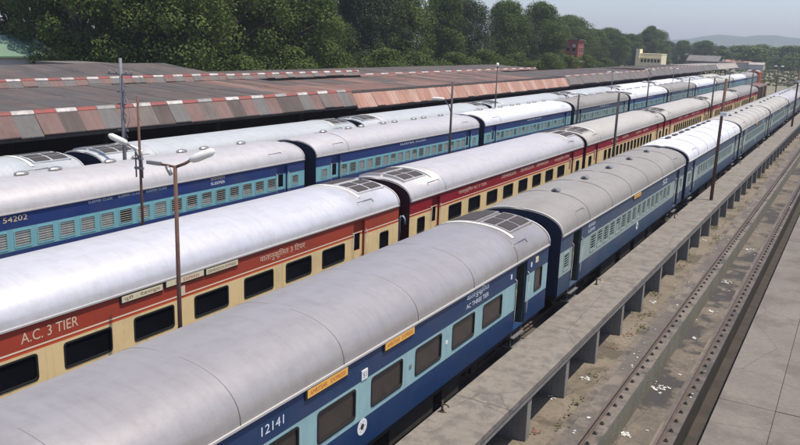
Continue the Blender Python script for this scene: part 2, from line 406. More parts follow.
HW = 1.62; ZE = 3.55; RH = .92; ZB = 1.35
def coach(kind, length, livery, openings, roof, group, step_end=True, rib=3.1, rh=RH, vents='hood'):
    """livery: dict with bands, mats, endmat ; openings: dict windows/doors"""
    root = empty('railway_coach', (0,0,ZR)); L2 = length/2
    off = (0,0,-ZR)
    mats = livery['mats']
    b = MB()
    holes = []
    for (yc, w_, z0, z1) in openings['win']: holes.append((yc-w_/2, yc+w_/2, z0, z1))
    for (yc, w_, op) in openings['door']: holes.append((yc-w_/2, yc+w_/2, ZB+.03, 3.42, .9 if op else .13))
    wall(b, HW, -L2, L2, livery['bands'], holes, rev=livery.get('rev', 0))
    # far side, ends, floor
    for bn in livery['bands']:
        b.face([(-HW, L2, bn[0]), (-HW, -L2, bn[0]), (-HW, -L2, bn[1]), (-HW, L2, bn[1])], bn[2])
    e = livery['end']
    for s in (-1, 1):
        pr = [(HW, ZB), *roof_prof(HW-.004, ZE, rh-.17), (-HW, ZB)]
        pts = [(p[0], s*L2, p[1]) for p in pr]
        if s > 0: pts.reverse()
        b.face(pts, e)
    b.face([(HW,-L2,ZB),(-HW,-L2,ZB),(-HW,L2,ZB),(HW,L2,ZB)], e)
    b.build('body', mats, root, off)
    # roof
    st = [(-L2-.02, rh-.16), (-L2+.1, rh-.12), (-L2+.6, rh-.06)]
    if step_end: st += [(-L2+2.45, rh-.03), (-L2+2.46, rh+.015), (L2-2.46, rh+.015), (L2-2.45, rh-.03)]
    else: st += [(-L2+1.6, rh), (L2-1.6, rh)]
    st += [(L2-.6, rh-.06), (L2-.1, rh-.12), (L2+.02, rh-.16)]
    st2 = []
    for a, c in zip(st, st[1:]):
        st2.append(a); n = int((c[0]-a[0])/1.0)
        for i in range(1, n): st2.append((a[0]+(c[0]-a[0])*i/n, a[1]+(c[1]-a[1])*i/n))
    st2.append(st[-1])
    rb = MB(); N_ = 22
    for (yy, hh) in st2: rb.v += [(p[0]*(1.012), yy, p[1]-.01) for p in roof_prof(HW, ZE, hh, N_)]
    for i in range(len(st2)-1):
        for k in range(N_):
            a = i*(N_+1)+k; rb.f.append((a, a+1, a+N_+2, a+N_+1)); rb.mi.append(0); rb.sm.append(True)
    # rim at the ends, gutter along the eaves, transverse seams
    for s in (-1, 1):
        pr = roof_prof(HW*1.02, ZE, rh-.13, 22)
        rb.tube([(p[0], s*(L2-.03), p[1]) for p in pr], .03, 6, 1)
    for s in (-1, 1):
        xa, xb = sorted((s*HW*1.012, s*(HW+.05)))
        rb.box(xa, xb, -L2, L2, ZE-.035, ZE+.012, 1)
    yy = -L2 + 3.2
    while yy < L2-2.6:
        pr = roof_prof(HW*1.012, ZE, rh+.008, 22)
        rb.tube([(p[0], yy, p[1]-.012) for p in pr], .014, 4, 2, cap=False); yy += rib
    rf = rb.build('roof', [roof, TRIM, SEAM], root, off)
    def ztop(x, hh): return ZE + hh*max(0, 1-abs(x/HW)**2.35)**(1/2.35)
    if step_end:
        for s in (-1, 1):
            sb = MB(); pr = roof_prof(HW*1.02, ZE, rh+.03, 22)[5:18]
            ya = s*(L2-2.46)
            for p, q in zip(pr, pr[1:]):
                sb.face([(p[0],ya-.075,p[1]),(q[0],ya-.075,q[1]),(q[0],ya+.075,q[1]),(p[0],ya+.075,p[1])])
                sb.face([(p[0],ya-.075,p[1]-.05),(q[0],ya-.075,q[1]-.05),(q[0],ya-.075,q[1]),(p[0],ya-.075,p[1])])
                sb.face([(p[0],ya+.075,p[1]-.05),(q[0],ya+.075,q[1]-.05),(q[0],ya+.075,q[1]),(p[0],ya+.075,p[1])])
            sb.build('step_strip', STEP, root, off)
            for sx in (-1, 1):
                # AC unit cover: frame with dark mesh panels, bent to the roof
                f = MB(); xs_ = [sx*(.08 + 1.02*i/6) for i in range(7)]
                y0, y1 = s*(L2-2.25), s*(L2-.35)
                if y0 > y1: y0, y1 = y1, y0
                for a, c in zip(xs_, xs_[1:]):
                    za, zc = ztop(a, rh-.02)+.03, ztop(c, rh-.02)+.03
                    f.face([(a,y0,za),(c,y0,zc),(c,y1,zc),(a,y1,za)]); 
                    for yq in (y0, y1): f.face([(a,yq,za-.12),(c,yq,zc-.12),(c,yq,zc),(a,yq,za)])
                for xq in (xs_[0], xs_[-1]):
                    zq = ztop(xq, rh-.02)+.03; f.face([(xq,y0,zq-.1),(xq,y1,zq-.1),(xq,y1,zq),(xq,y0,zq)])
                fr = f.build('unit_cover', roof, root, off)
                g = MB()
                for (u0, u1, v0, v1) in (((.05,.45,.06,.47),(.05,.45,.53,.94),(.52,.95,.06,.47),(.52,.95,.53,.94)) if sx > 0 else ((.06,.94,.06,.94),)):
                    m_ = 4
                    for i in range(m_):
                        a = xs_[0] + (xs_[-1]-xs_[0])*(u0+(u1-u0)*i/m_); c = xs_[0] + (xs_[-1]-xs_[0])*(u0+(u1-u0)*(i+1)/m_)
                        za, zc = ztop(a, rh-.02)+.045, ztop(c, rh-.02)+.045
                        g.face([(a,y0+(y1-y0)*v0,za),(c,y0+(y1-y0)*v0,zc),(c,y0+(y1-y0)*v1,zc),(a,y0+(y1-y0)*v1,za)])
                g.build('grille', GRL, fr)
    # grab rail outlines near the eave, roof vents
    for s in (-1, 1):
        gb = MB(); yc = s*(L2-2.3); x = HW*.93
        gb.tube([(x,yc-.55,ztop(x,rh)-.01),(x-.07,yc-.5,ztop(x-.07,rh)+.03),(x-.07,yc+.5,ztop(x-.07,rh)+.03),(x,yc+.55,ztop(x,rh)-.01)], .014, 5)
        gb.build('roof_step', STEEL, root, off)
    if vents:
        vb = MB()
        if vents == 'dome':
            n = 12
            for k in range(n+1):
                for j in range(3):
                    pass
            rings = [(.30,0),(.31,.05),(.24,.10),(.1,.13)]
            for (ra, za), (rb_, zb) in zip(rings, rings[1:]):
                for k in range(n):
                    t0, t1 = 2*PI*k/n, 2*PI*(k+1)/n
                    vb.face([(ra*.6*math.cos(t0), ra*math.sin(t0), za),(ra*.6*math.cos(t1), ra*math.sin(t1), za),(rb_*.6*math.cos(t1), rb_*math.sin(t1), zb),(rb_*.6*math.cos(t0), rb_*math.sin(t0), zb)], 0, True)
            vb.face([(.06*math.cos(2*PI*k/n), .1*math.sin(2*PI*k/n), .13) for k in range(n)])
            vb.tube([(0,0,-.1),(0,0,.02)], .14, 10, 1)
        elif vents == 'slot':
            vb.box(-.10,.10,-.5,.5,-.06,.05,1)
        else:
            vb.prism([(-.14,0),(.14,0),(.14,.03),(.05,.11),(-.05,.11),(-.14,.03)], 'y', -.17, .17, 0); vb.box(-.06,.06,-.22,.22,-.08,.045,1)
        vm = vb.mesh('roof_vent', [STEEL if vents != 'slot' else R_BLUE, BLK if vents != 'slot' else GRL])
        n = {'dome': 8, 'hood': 5, 'slot': 8}[vents]
        for k in range(n):
            yv = -L2 + 3.4 + (length-6.8)*k/(n-1) + (.6 if (k % 2 and vents == 'dome') else 0)
            xv = -.35 if vents != 'hood' else .15
            link('roof_vent', vm, root, (xv, yv, ztop(xv, rh)-ZR+.015))
    # windows
    cache = livery['cache']
    for i, (yc, w_, z0, z1) in enumerate(openings['win']):
        h_ = z1-z0; small = w_ < .75
        key = (round(w_,2), round(h_,2), kind)
        if kind == 'sleeper':
            if key not in cache: 
                cache[key] = win_sl(w_, h_).mesh('window', [livery['frame'], livery['bar']])
                for fr_ in (0, .3, .5, 1): cache[key+(fr_,)] = shutter_mb(w_, h_, fr_).mesh('shutter', [livery['shut'], DARK])
            wo_ = link('window', cache[key], root, (HW, yc, (z0+z1)/2-ZR))
            fr_ = openings['shut'][i % len(openings['shut'])]
            link('shutter', cache[key+(fr_,)], wo_)
        else:
            if key not in cache:
                cache[key] = win_ac(w_, h_).mesh('window', livery['frame'])
                cache[key+('g',)] = glass_mb(w_, h_).mesh('pane', livery['glass'])
            wo_ = link('window', cache[key], root, (HW, yc, (z0+z1)/2-ZR))
            p = link('pane', cache[key+('g',)], wo_)
    # doors
    for (yc, w_, op) in openings['door']:
        if op:
            d = MB(); d.box(-.9,-.86,-w_/2,w_/2,ZB,3.42,0); d.box(-.85,-.05,w_/2-.05,w_/2-.01,ZB+.03,3.38,1)
            d.box(-.84,-.1,-w_/2+.001,-w_/2+.03,ZB+.03,3.38,0)
            dr = d.build('door', [DARK, DOORG], root, (HW, yc, -ZR))
        else:
            d = MB(); wall(d, -.10, -w_/2, w_/2, livery['bands'] if livery.get('doorbands') is None else livery['doorbands'], [(-.2,.2,2.3,2.95,.03)], rev=livery.get('rev',0))
            dr = d.build('door', mats, root, (HW, yc, -ZR))
            g = MB(); g.face([(-.125,-.2,2.3),(-.125,.2,2.3),(-.125,.2,2.95),(-.125,-.2,2.95)]); g.build('pane', GLK, dr)
            g = MB(); g.tube([(-.09,w_/2-.14,1.9),(-.04,w_/2-.14,1.92),(-.04,w_/2-.14,2.1),(-.09,w_/2-.14,2.12)], .012, 5); g.build('handle', STEEL, dr)
        for s in (-1, 1):
            h = MB(); yy = s*(w_/2+.07)
            h.tube([(0,yy,1.65),(.06,yy,1.7),(.06,yy,3.0),(0,yy,3.05)], .016, 6); h.build('handrail', STEEL, root, (HW, yc, -ZR))
        s_ = MB(); s_.box(-.25,.10,-w_/2,w_/2,1.08,1.12); s_.box(-.25,.10,-w_/2,w_/2,.78,.82); s_.box(-.02,.0,-w_/2,-w_/2+.04,.78,1.35); s_.box(-.02,0,w_/2-.04,w_/2,.78,1.35)
        s_.build('footstep', STEEL, root, (HW-.05, yc, -ZR))
    # underframe, bogies, gangway, buffers
    u = MB(); u.box(-HW+.12, HW-.12, -L2+.2, L2-.2, 1.12, 1.34)
    for k, (ya, yb) in enumerate(((-4.6,-2.4),(-1.6,.2),(.9,3.1),(3.6,4.6))):
        u.box(-HW+.3, HW-.18, ya, yb, .62, 1.12)
    u.build('underframe', BLK, root, off)
    for s in (-1, 1):
        bg_ = MB(); bg_.box(-1.15,-1.0,-1.75,1.75,.55,.85); bg_.box(1.0,1.15,-1.75,1.75,.55,.85); bg_.box(-1.1,1.1,-.3,.3,.6,1.1)
        for yy in (-1.3, 1.3):
            bg_.box(.98,1.24,yy-.2,yy+.2,.45,.8); bg_.tube([(1.12,yy-.45,.5),(1.12,yy-.45,.85)],.1,8); bg_.tube([(1.12,yy+.45,.5),(1.12,yy+.45,.85)],.1,8)
        bo = bg_.build('bogie', BLK, root, (0, s*(L2-3.4), -ZR+.15))
        wm = cache.get('wheel')
        if wm is None:
            q = MB(); q.tube([(-.9,0,0),(-.77,0,0)], .46, 20); q.tube([(.77,0,0),(.9,0,0)], .46, 20); q.tube([(-.8,0,0),(.8,0,0)], .08, 8)
            wm = cache['wheel'] = q.mesh('wheelset', RAIL)
        for yy in (-1.3, 1.3): link('wheelset', wm, bo, (0, yy, .46+.2-.0))
        g = MB(); n = 5
        for k in range(n):
            a = L2 + .02 + .085*k; q = .0 if k % 2 else .04
            pts = [(.58+q, 1.4), (.58+q, 3.3), (.42+q, 3.5+q), (-.42-q, 3.5+q), (-.58-q, 3.3), (-.58-q, 1.4)]
            g.prism(pts, 'y', min(s*a, s*(a+.08)), max(s*a, s*(a+.08)))
        g.build('gangway', RUB, root, off)
        for sx in (-1, 1):
            q = MB(); q.tube([(0,0,0),(0,s*.36,0)], .09, 10); q.tube([(0,s*.36,0),(0,s*.41,0)], .23, 14); q.build('buffer', BLK, root, (sx*.98, s*L2, 1.45-ZR-.2))
    root['group'] = group
    return root

def evenly(c0, n, p): return [c0 + (i-(n-1)/2)*p for i in range(n)]
# liveries: material slots and horizontal bands by height
cacheC, cacheS, cacheA, cacheB, cacheB3 = {}, {}, {}, {}, {}
def blue_livery(db, cy, cache, lo=2.04, hi=2.93, **k):
    d = dict(mats=[db, cy, NAVY], bands=[(ZB, lo, 0), (lo, hi, 1), (hi, ZE, 0)], end=2, cache=cache); d.update(k); return d
def red_livery(rd, cache, **k):
    d = dict(mats=[rd, CR, MAR, STR, ORS], bands=[(ZB, 1.85, 0), (1.85, 1.9, 3), (1.9, 2.865, 1), (2.865, 2.91, 4), (2.91, 2.945, 0), (2.945, 2.985, 3), (2.985, ZE, 0)], end=2, cache=cache); d.update(k); return d

# near blue AC coach
LC = 21.5
def ac_openings(L, wins, dd=2.35, wc=(.85, .62, 2.22, 2.93), dw=.88, last_open=False):
    L2 = L/2
    w_ = list(wins) + [(-L2+wc[0], wc[1], wc[2], wc[3]), (L2-wc[0], wc[1], wc[2], wc[3])]
    return dict(win=w_, door=[(-L2+dd, dw, False), (L2-dd, dw, last_open)])
YC1 = 13.75                                          # centre of the near coach
acw = [(y - YC1, 1.3, 2.19, 2.83) for y in (20.0, 18.1, 16.13, 14.17, 12.2, 10.25, 8.3, 6.35)]
G_C = 'coaches of the blue train beside the walkway'
c1 = coach('ac', LC, blue_livery(DB, CY, cacheC, frame=RUB, glass=GLS), ac_openings(LC, acw, last_open=True), R_GREY, G_C, vents=None)
c1.location = (-9.92, YC1, ZR)
tag(c1, 'near blue coach with cyan window band, grey silver roof and number 12141', 'railway coach')
zo = -ZR; xw = HW
def onC(s, y0, y1, z0, z1, mt, name='lettering'): return text(s, y0-YC1, y1-YC1, z0-ZR, z1-ZR, xw, mt, c1, name)
onC('12141', 9.85, 10.48, 3.10, 3.28, LETW, 'coach_number')
onC('वातानुकूिलत', 18.2, 19.65, 3.25, 3.47, LETW)
onC('AC THREE TIER', 18.2, 19.65, 3.06, 3.19, LETW)
def board(root, yc, y0, y1, z0, z1, s, mt, lm):
    b = MB(); b.box(.004, .03, y0-yc-.05, y1-yc+.03, z0-.03, z1+.02, 1); b.box(.03, .045, y0-yc, y1-yc, z0, z1, 0)
    o = b.build('name_board', [mt, RUB], root, (HW, 0, -ZR))
    for (t, a, c, p, q) in s:
        text(t, a-yc, c-yc, p, q, .043, lm, o, 'board_lettering')
board(c1, YC1, 11.15, 12.5, 3.32, 3.49, [('AMRITSAR', 11.22, 11.78, 3.36, 3.45), ('EXPRESS', 11.9, 12.42, 3.36, 3.45)], BRDY, LETR)
board(c1, YC1, 13.98, 15.28, 3.33, 3.50, [('AMRITSAR', 14.05, 14.6, 3.37, 3.46), ('EXPRESS', 14.7, 15.2, 3.37, 3.46)], BRDY, LETR)
b = MB(); b.box(.003, .02, 13.08-YC1, 13.31-YC1, 2.95, 3.17); 
o = b.build('notice_plate', WHT, c1, (HW, 0, -ZR)); text('S1', 13.13-YC1, 13.26-YC1, 3.0, 3.12, .018, DB, o, 'plate_lettering')
b = MB()
def disc(b, x, yc, zc, r, mi=0, n=24): b.face([(x, yc+r*math.cos(2*PI*i/n), zc+r*math.sin(2*PI*i/n)) for i in range(n)], mi)
disc(b, .006, 0, 0, .19, 0); disc(b, .008, 0, 0, .07, 1)
for i in range(6):
    t = i*PI/3; b.box(.009, .010, -.01+.11*math.cos(t), .01+.11*math.cos(t), -.01+.11*math.sin(t), .01+.11*math.sin(t), 1)
emb = b.mesh('round_emblem', [WHT, BLK])
link('round_emblem', emb, c1, (HW, 13.16-YC1, 1.86-ZR))
for y in (15.22, 17.1):
    b = MB(); b.box(.002,.008,-.06,.06,-.05,.05); b.build('small_sign', WHT if y > 16 else STEEL, c1, (HW, y-YC1-.0, 2.5-ZR))
for y in (22.95, 21.3):
    b = MB(); b.box(.002,.01,-.05,.05,-.07,.07); b.build('door_sign', LETW, c1, (HW, y-YC1, 3.2-ZR))
b = MB(); b.box(.002,.02,-.12,.12,-.09,.09); b.build('class_plate', BRDC, c1, (HW, 23.4-YC1, 3.27-ZR))

# sleeper coaches of the near train
def sl_openings(L, n=16, p=.91, z0=2.24, z1=2.89, w_=.60, first_open=True, shut=(0,.3,0,0,.5,0,0,0,.3), dd=1.85, dw=.95):
    L2 = L/2
    return dict(win=[(y, w_, z0, z1) for y in evenly(0, n, p)] + [(-L2+.75, .5, 2.22, 2.8), (L2-.75, .5, 2.22, 2.8)], door=[(-L2+dd, dw, first_open), (L2-dd, dw, False)], shut=shut)
c2 = coach('sleeper', LC, blue_livery(DB2, CY2, cacheS, frame=CY2, bar=CY2, shut=SHUT), sl_openings(LC), R_BEIGE, G_C, step_end=False, vents='hood')
PC = 22.5; Y2 = 25.75 + LC/2
c2.location = (-9.92, Y2, ZR)
tag(c2, 'faded blue coach with dull beige roof, second from camera beside the walkway', 'railway coach')
board(c2, 0, -.9, .35, 3.32, 3.48, [('AMRITSAR EXPRESS', -.85, .3, 3.36, 3.44)], BRDY, LETR)
link('round_emblem', emb, c2, (HW, .35, 1.86-ZR))
text('शयनयान', -7.6, -6.7, 3.24-ZR, 3.4-ZR, HW, LETW, c2); text('SLEEPER', -7.6, -6.7, 3.05-ZR, 3.17-ZR, HW, LETW, c2)
text('S2', 5.2, 6.2, 3.1-ZR, 3.35-ZR, HW, LETW, c2)
c3 = coach('sleeper', LC, blue_livery(DB2, CY2, cacheS, frame=CY2, bar=CY2, shut=SHUT), sl_openings(LC, first_open=False), R_WHITE, G_C, step_end=False, vents='slot', rh=.94)
c3.location = (-9.92, Y2+PC, ZR); tag(c3, 'blue coach with bright white roof, third from camera beside the walkway', 'railway coach')
ordw = ['first','second','third','fourth','fifth','sixth','seventh','eighth','ninth','tenth','eleventh','twelfth']
def setroof(root, mt):
    for ch in root.children:
        if ch.name.split('.')[0] in ('roof', 'unit_cover'):
            ch.material_slots[0].link = 'OBJECT'; ch.material_slots[0].material = mt
def setslot(root, names, i, mt):
    for ch in root.children:
        if ch.name.split('.')[0] in names:
            ch.material_slots[i].link = 'OBJECT'; ch.material_slots[i].material = mt
def more(proto, n0, n1, x, yfun, roofs, lab):
    for i in range(n0, n1):
        c = copy_tree(proto); c.location = (x, yfun(i), ZR)
        rm, rw = roofs[(i-n0) % len(roofs)]; setroof(c, rm); c['label'] = lab % (rw, ordw[i])
        yield c
bpy.context.view_layer.update()
for c in more(c2, 3, 8, -9.92, lambda i: Y2+PC*(i-1), [(R_SAND,'sand grey'), (R_SAND,'sand grey'), (R_PINK,'pale silver'), (R_BEIGE,'dull beige'), (R_SAND,'sand grey')], 'grey blue coach with %s roof, %s from camera beside the walkway'):
    setslot(c, ('body',), 0, DB3)

# red and cream train
LB = 23.1; PB = 23.8; YB1 = 26.75 - LB/2
G_B = 'coaches of the red and cream train'
bw = [(y-YB1, 1.33, 2.17, 2.76) for y in (22.23, 20.22, 18.2, 16.12, 13.97, 11.88, 9.8, 7.7)]
b1 = coach('ac', LB, red_livery(RD, cacheB, frame=RUB, glass=GLK), ac_openings(LB, bw, 2.88, (1.1, .6, 2.0, 2.66), .75), R_BRIGHT, G_B, vents=None, rib=60)
b1.location = (-17.0, YB1, ZR)
tag(b1, 'near red and cream coach with brilliant silver roof, lettered A.C. 3 TIER', 'railway coach')
def onB(s, y0, y1, z0, z1, mt, name='lettering', r=b1, yc=YB1): return text(s, y0-yc, y1-yc, z0-ZR, z1-ZR, xw, mt, r, name)
onB('A.C. 3 TIER', 10.12, 11.62, 3.11, 3.36, LETC)
onB('वातानुकूिलत 3 िटयर', 18.25, 20.55, 3.07, 3.36, LETC)
board(b1, YB1, 12.9, 14.25, 3.31, 3.47, [('पुरी - देहरादून', 12.97, 14.15, 3.335, 3.445)], BRDC, LETB)
board(b1, YB1, 14.38, 15.78, 3.335, 3.50, [('A', 14.7, 14.76, 3.37, 3.45), ('EXPRESS', 15.0, 15.6, 3.37, 3.45)], BRDC, LETR)
board(b1, YB1, 15.88, 17.2, 3.32, 3.48, [('DEHRADUN EXPRESS', 15.95, 17.1, 3.36, 3.44)], BRDC, LETB)
b = MB(); b.box(.002,.012,-.13,.13,-.14,.14); b.build('notice_plate', LETC, b1, (HW, 14.95-YB1, 3.08-ZR))
YB2 = 27.65 + LB/2
bw2 = [(y, 1.25, 2.15, 2.76) for y in evenly(0, 8, 2.09)]
b2 = coach('ac', LB, red_livery(RD2, cacheB, frame=RUB, glass=GLK), ac_openings(LB, bw2, 2.3, (1.0, .6, 2.1, 2.7), .75), R_PINK, G_B, vents=None, rib=60)
b2.location = (-17.0, YB2, ZR); tag(b2, 'crimson and cream coach with pale silver roof, second from camera', 'railway coach')
onB('वातानुकूिलत AC 3 TIER', 32.2, 35.3, 3.12, 3.36, LETC, r=b2, yc=YB2)
for ya in (37.2, 39.8, 42.2): onB('DEHRADUN', ya, ya+1.9, 3.22, 3.42, LETC, r=b2, yc=YB2)
onB('वातानुकूिलत 3 िटयर', 45.2, 47.9, 3.12, 3.36, LETC, r=b2, yc=YB2)
bw3 = dict(win=[(y, .6, 2.1, 2.76) for y in evenly(0, 14, 1.06)] + [(-LB/2+1.0,.6,2.1,2.7),(LB/2-1.0,.6,2.1,2.7)], door=[(-LB/2+2.3,.75,False),(LB/2-2.3,.75,False)])
b3 = coach('ac', LB, red_livery(RD2, cacheB3, frame=RUB, glass=GLK), bw3, R_SAND, G_B, vents=None, rib=60)
b3.location = (-17.0, YB2+PB, ZR); tag(b3, 'red coach with narrow windows and sand grey roof, third from camera', 'railway coach')
for ya in (-5.5, -2.5, 1.5, 4): text('SLEEPER', ya, ya+1.8, 3.2-ZR, 3.4-ZR, HW, LETC, b3)
bpy.context.view_layer.update()
for c in more(b3, 3, 6, -17.0, lambda i: YB2+PB*(i-1), [(R_SAND,'sand grey'), (R_SAND,'weathered sand'), (R_BEIGE,'beige')], 'far red and cream coach with %s roof, %s from camera'):
    pass

# blue sleeper train
G_A = 'coaches of the bright blue sleeper train'
LA = 21.4; PA = 22.46
a_sh = (.3,.3,.5,.3,0,.5,.3,0,1,1,0,1,1,1,1,1,1,1)
def a_open(L=LA, sh=(.5,0,1,.3,1,0,.5,1,1)):
    L2 = L/2
    return dict(win=[(y, .64, 2.26, 2.85) for y in evenly(0, 18, .935)][::-1] + [(L2-.8,.5,2.3,2.8),(-L2+.8,.5,2.3,2.8)], door=[(-L2+1.9,.85,False),(L2-1.9,.85,False)], shut=sh)
YA1 = 33.95 - LA/2
a1 = coach('sleeper', LA, blue_livery(DBA, CY1, cacheA, 2.15, 2.96, frame=CY1, bar=SHUT, shut=SHUT), a_open(sh=a_sh), R_PINK, G_A, step_end=False, vents='dome', rib=60)
a1.location = (-27.1, YA1, ZR); tag(a1, 'nearest bright blue and cyan sleeper coach, number 54202', 'railway coach')
def onA(s, y0, y1, z0, z1, mt, name='lettering'): return text(s, y0-YA1, y1-YA1, z0-ZR, z1-ZR, xw, mt, a1, name)
onA('54202', 16.45, 17.4, 3.22, 3.42, LETY, 'coach_number')
for ya in (20.05, 21.5, 22.95): onA('SLEEPER CLASS', ya, ya+1.15, 3.36, 3.45, LETW)
onA('शयनयान', 26.8, 27.75, 3.33, 3.46, LETY); onA('SLEEPER', 26.8, 27.75, 3.12, 3.25, LETW)
a2 = coach('sleeper', LA, blue_livery(DBA, CY1, cacheA, 2.15, 2.96, frame=CY1, bar=SHUTG, shut=SHUTG), a_open(sh=(1,1,.5,1,0,1,1,0,.5)), R_PINK, G_A, step_end=False, vents='dome', rib=60)
a2.location = (-27.1, YA1+PA, ZR); tag(a2, 'bright blue sleeper coach with pale silver roof, second from camera', 'railway coach')
text('SLEEPER CLASS', -1.5, 2.0, 3.3-ZR, 3.42-ZR, HW, LETW, a2)
bpy.context.view_layer.update()
for c in more(a2, 2, 10, -27.1, lambda i: YA1+PA*i, [(R_WHITE,'white'), (R_BEIGE,'dull beige'), (R_WHITE,'white'), (R_BEIGE,'brownish beige'), (R_WHITE,'white'), (R_SAND,'sand'), (R_WHITE,'white'), (R_BEIGE,'beige')], 'blue sleeper coach with %s roof, %s from camera in its train'):
    if c['label'].find('white') < 0: setslot(c, ('body',), 0, DB2); setslot(c, ('body',), 1, CY2)

# platform-side train
G_D = 'coaches of the pale roofed train by the platform'
d1 = coach('ac', LA, blue_livery(DB2, CY2, cacheC, frame=RUB, glass=GLS), ac_openings(LA, [(y,1.3,2.19,2.83) for y in evenly(0,8,1.97)]), R_BLUE, G_D, vents=None, rib=60)
YD1 = 23.5 - LA/2
d1.location = (-31.5, YD1, ZR); tag(d1, 'nearest coach with pale blue grey roof beside the station canopy', 'railway coach')
bpy.context.view_layer.update()
for c in more(d1, 1, 9, -31.5, lambda i: YD1+22.46*i, [(R_BLUE,'pale blue grey'), (R_BLUE,'light grey blue'), (R_BLUE,'dusty blue grey'), (R_BLUE,'blue grey'), (R_WHITE,'white'), (R_WHITE,'clean white'), (R_BLUE,'blue grey'), (R_SAND,'sand')], 'coach with %s roof, %s from camera beside the station canopy'):
    pass


hs = MB(); hs.tube([(1.26,-LB/2-.12,2.2),(1.24,-LB/2-.14,2.75),(1.30,-LB/2-.16,2.93),(1.40,-LB/2-.16,2.95),(1.47,-LB/2-.14,2.84),(1.48,-LB/2-.10,2.6)], .035, 8)
hs.build('cable_loop', mat('pale_blue_cable', (.30,.40,.48), .6), b2, (0,0,-ZR))
hs = MB(); hs.tube([(1.20,-LB/2-.1,2.55),(1.26,-LB/2-.16,2.2),(1.22,-LB/2-.15,1.7)], .045, 8); hs.build('brake_hose', mat('mauve_hose', (.16,.12,.17), .7), b2, (0,0,-ZR))

# ------------------------------------------------------------------ station canopies
def corr(name, c, c2, st=1.0, metal=0.):
    """corrugated sheet: ribs run up the slope (wave along y)"""
    M = mat(name, c, .8, metal, c2, 1.0, stretch=(.5,3.2,.45), amt=.45, dirtamt=.6, dscale=.5, dirt=(c[0]*.45, c[1]*.4, c[2]*.38))
    t = M.node_tree; N = t.nodes; L = t.links; b = N['Principled BSDF']
    tc = N.new('ShaderNodeTexCoord'); wv = N.new('ShaderNodeTexWave'); wv.bands_direction = 'Y'; wv.inputs['Scale'].default_value = 1.1
    L.new(tc.outputs['Object'], wv.inputs[0]); bp = N.new('ShaderNodeBump'); bp.inputs['Strength'].default_value = st; bp.inputs['Distance'].default_value = .04
    L.new(wv.outputs[1], bp.inputs['Height']); L.new(bp.outputs[0], b.inputs['Normal'])
    return M
SH_G = corr('sheet_grey_brown', (.125,.10,.085), (.17,.145,.125))
SH_G2 = corr('sheet_mid_grey', (.165,.155,.145), (.12,.11,.10))
SH_D = corr('sheet_dark_tar', (.055,.047,.043), (.10,.085,.075))
SH_R = corr('sheet_dull_red', (.165,.10,.083), (.20,.13,.11))
SH_RUST = corr('sheet_pink_rust', (.42,.25,.19), (.28,.13,.08))
SH_RUST2 = corr('sheet_pale_rust', (.48,.34,.28), (.34,.18,.12))
SH_BR = corr('sheet_brown_rust', (.21,.105,.075), (.13,.085,.065))
SH_D2 = corr('sheet_dark_brown', (.075,.058,.050), (.12,.095,.08))
SH_D3 = corr('sheet_weathered_brown', (.11,.08,.066), (.075,.06,.052))
SH_BR2 = corr('sheet_light_rust', (.25,.15,.115), (.17,.11,.085))
SH_C = corr('sheet_bleached', (.40,.36,.31), (.33,.29,.26))
PW = mat('edge_white_paint', (.62,.59,.54), .8, 0, (.34,.30,.27), 2.2, amt=.3, streak=.5, dirt=(.2,.16,.14)); PR = mat('edge_red_paint', (.32,.075,.06), .8, 0, (.20,.085,.07), 2.2, amt=.3)
PWF = mat('faded_white_paint', (.36,.34,.31), .8, 0, (.22,.20,.18), 3); PRF = mat('faded_red_paint', (.26,.10,.085), .8, 0, (.2,.1,.08), 3)
CMATS = [SH_G, SH_G2, SH_D, SH_R, SH_RUST, SH_RUST2, SH_BR, SH_C, PW, PR, BLK, PWF, PRF, SH_D2, SH_D3, SH_BR2]
def slab(b, x0, z0, x1, z1, y0, y1, mi, t=.05):
    """thin sloping sheet from (x0,z0) to (x1,z1)"""
    n = len(b.v)
    b.v += [(x0,y0,z0),(x1,y0,z1),(x1,y1,z1),(x0,y1,z0),(x0,y0,z0-t),(x1,y0,z1-t),(x1,y1,z1-t),(x0,y1,z0-t)]
    for f in ((0,3,2,1),(4,5,6,7),(0,1,5,4),(1,2,6,5),(2,3,7,6),(3,0,4,7)): b.f.append(tuple(n+i for i in f)); b.mi.append(mi); b.sm.append(False)
BV = {2: [2,2,2,13,13,14], 6: [6,6,14,13,15]}
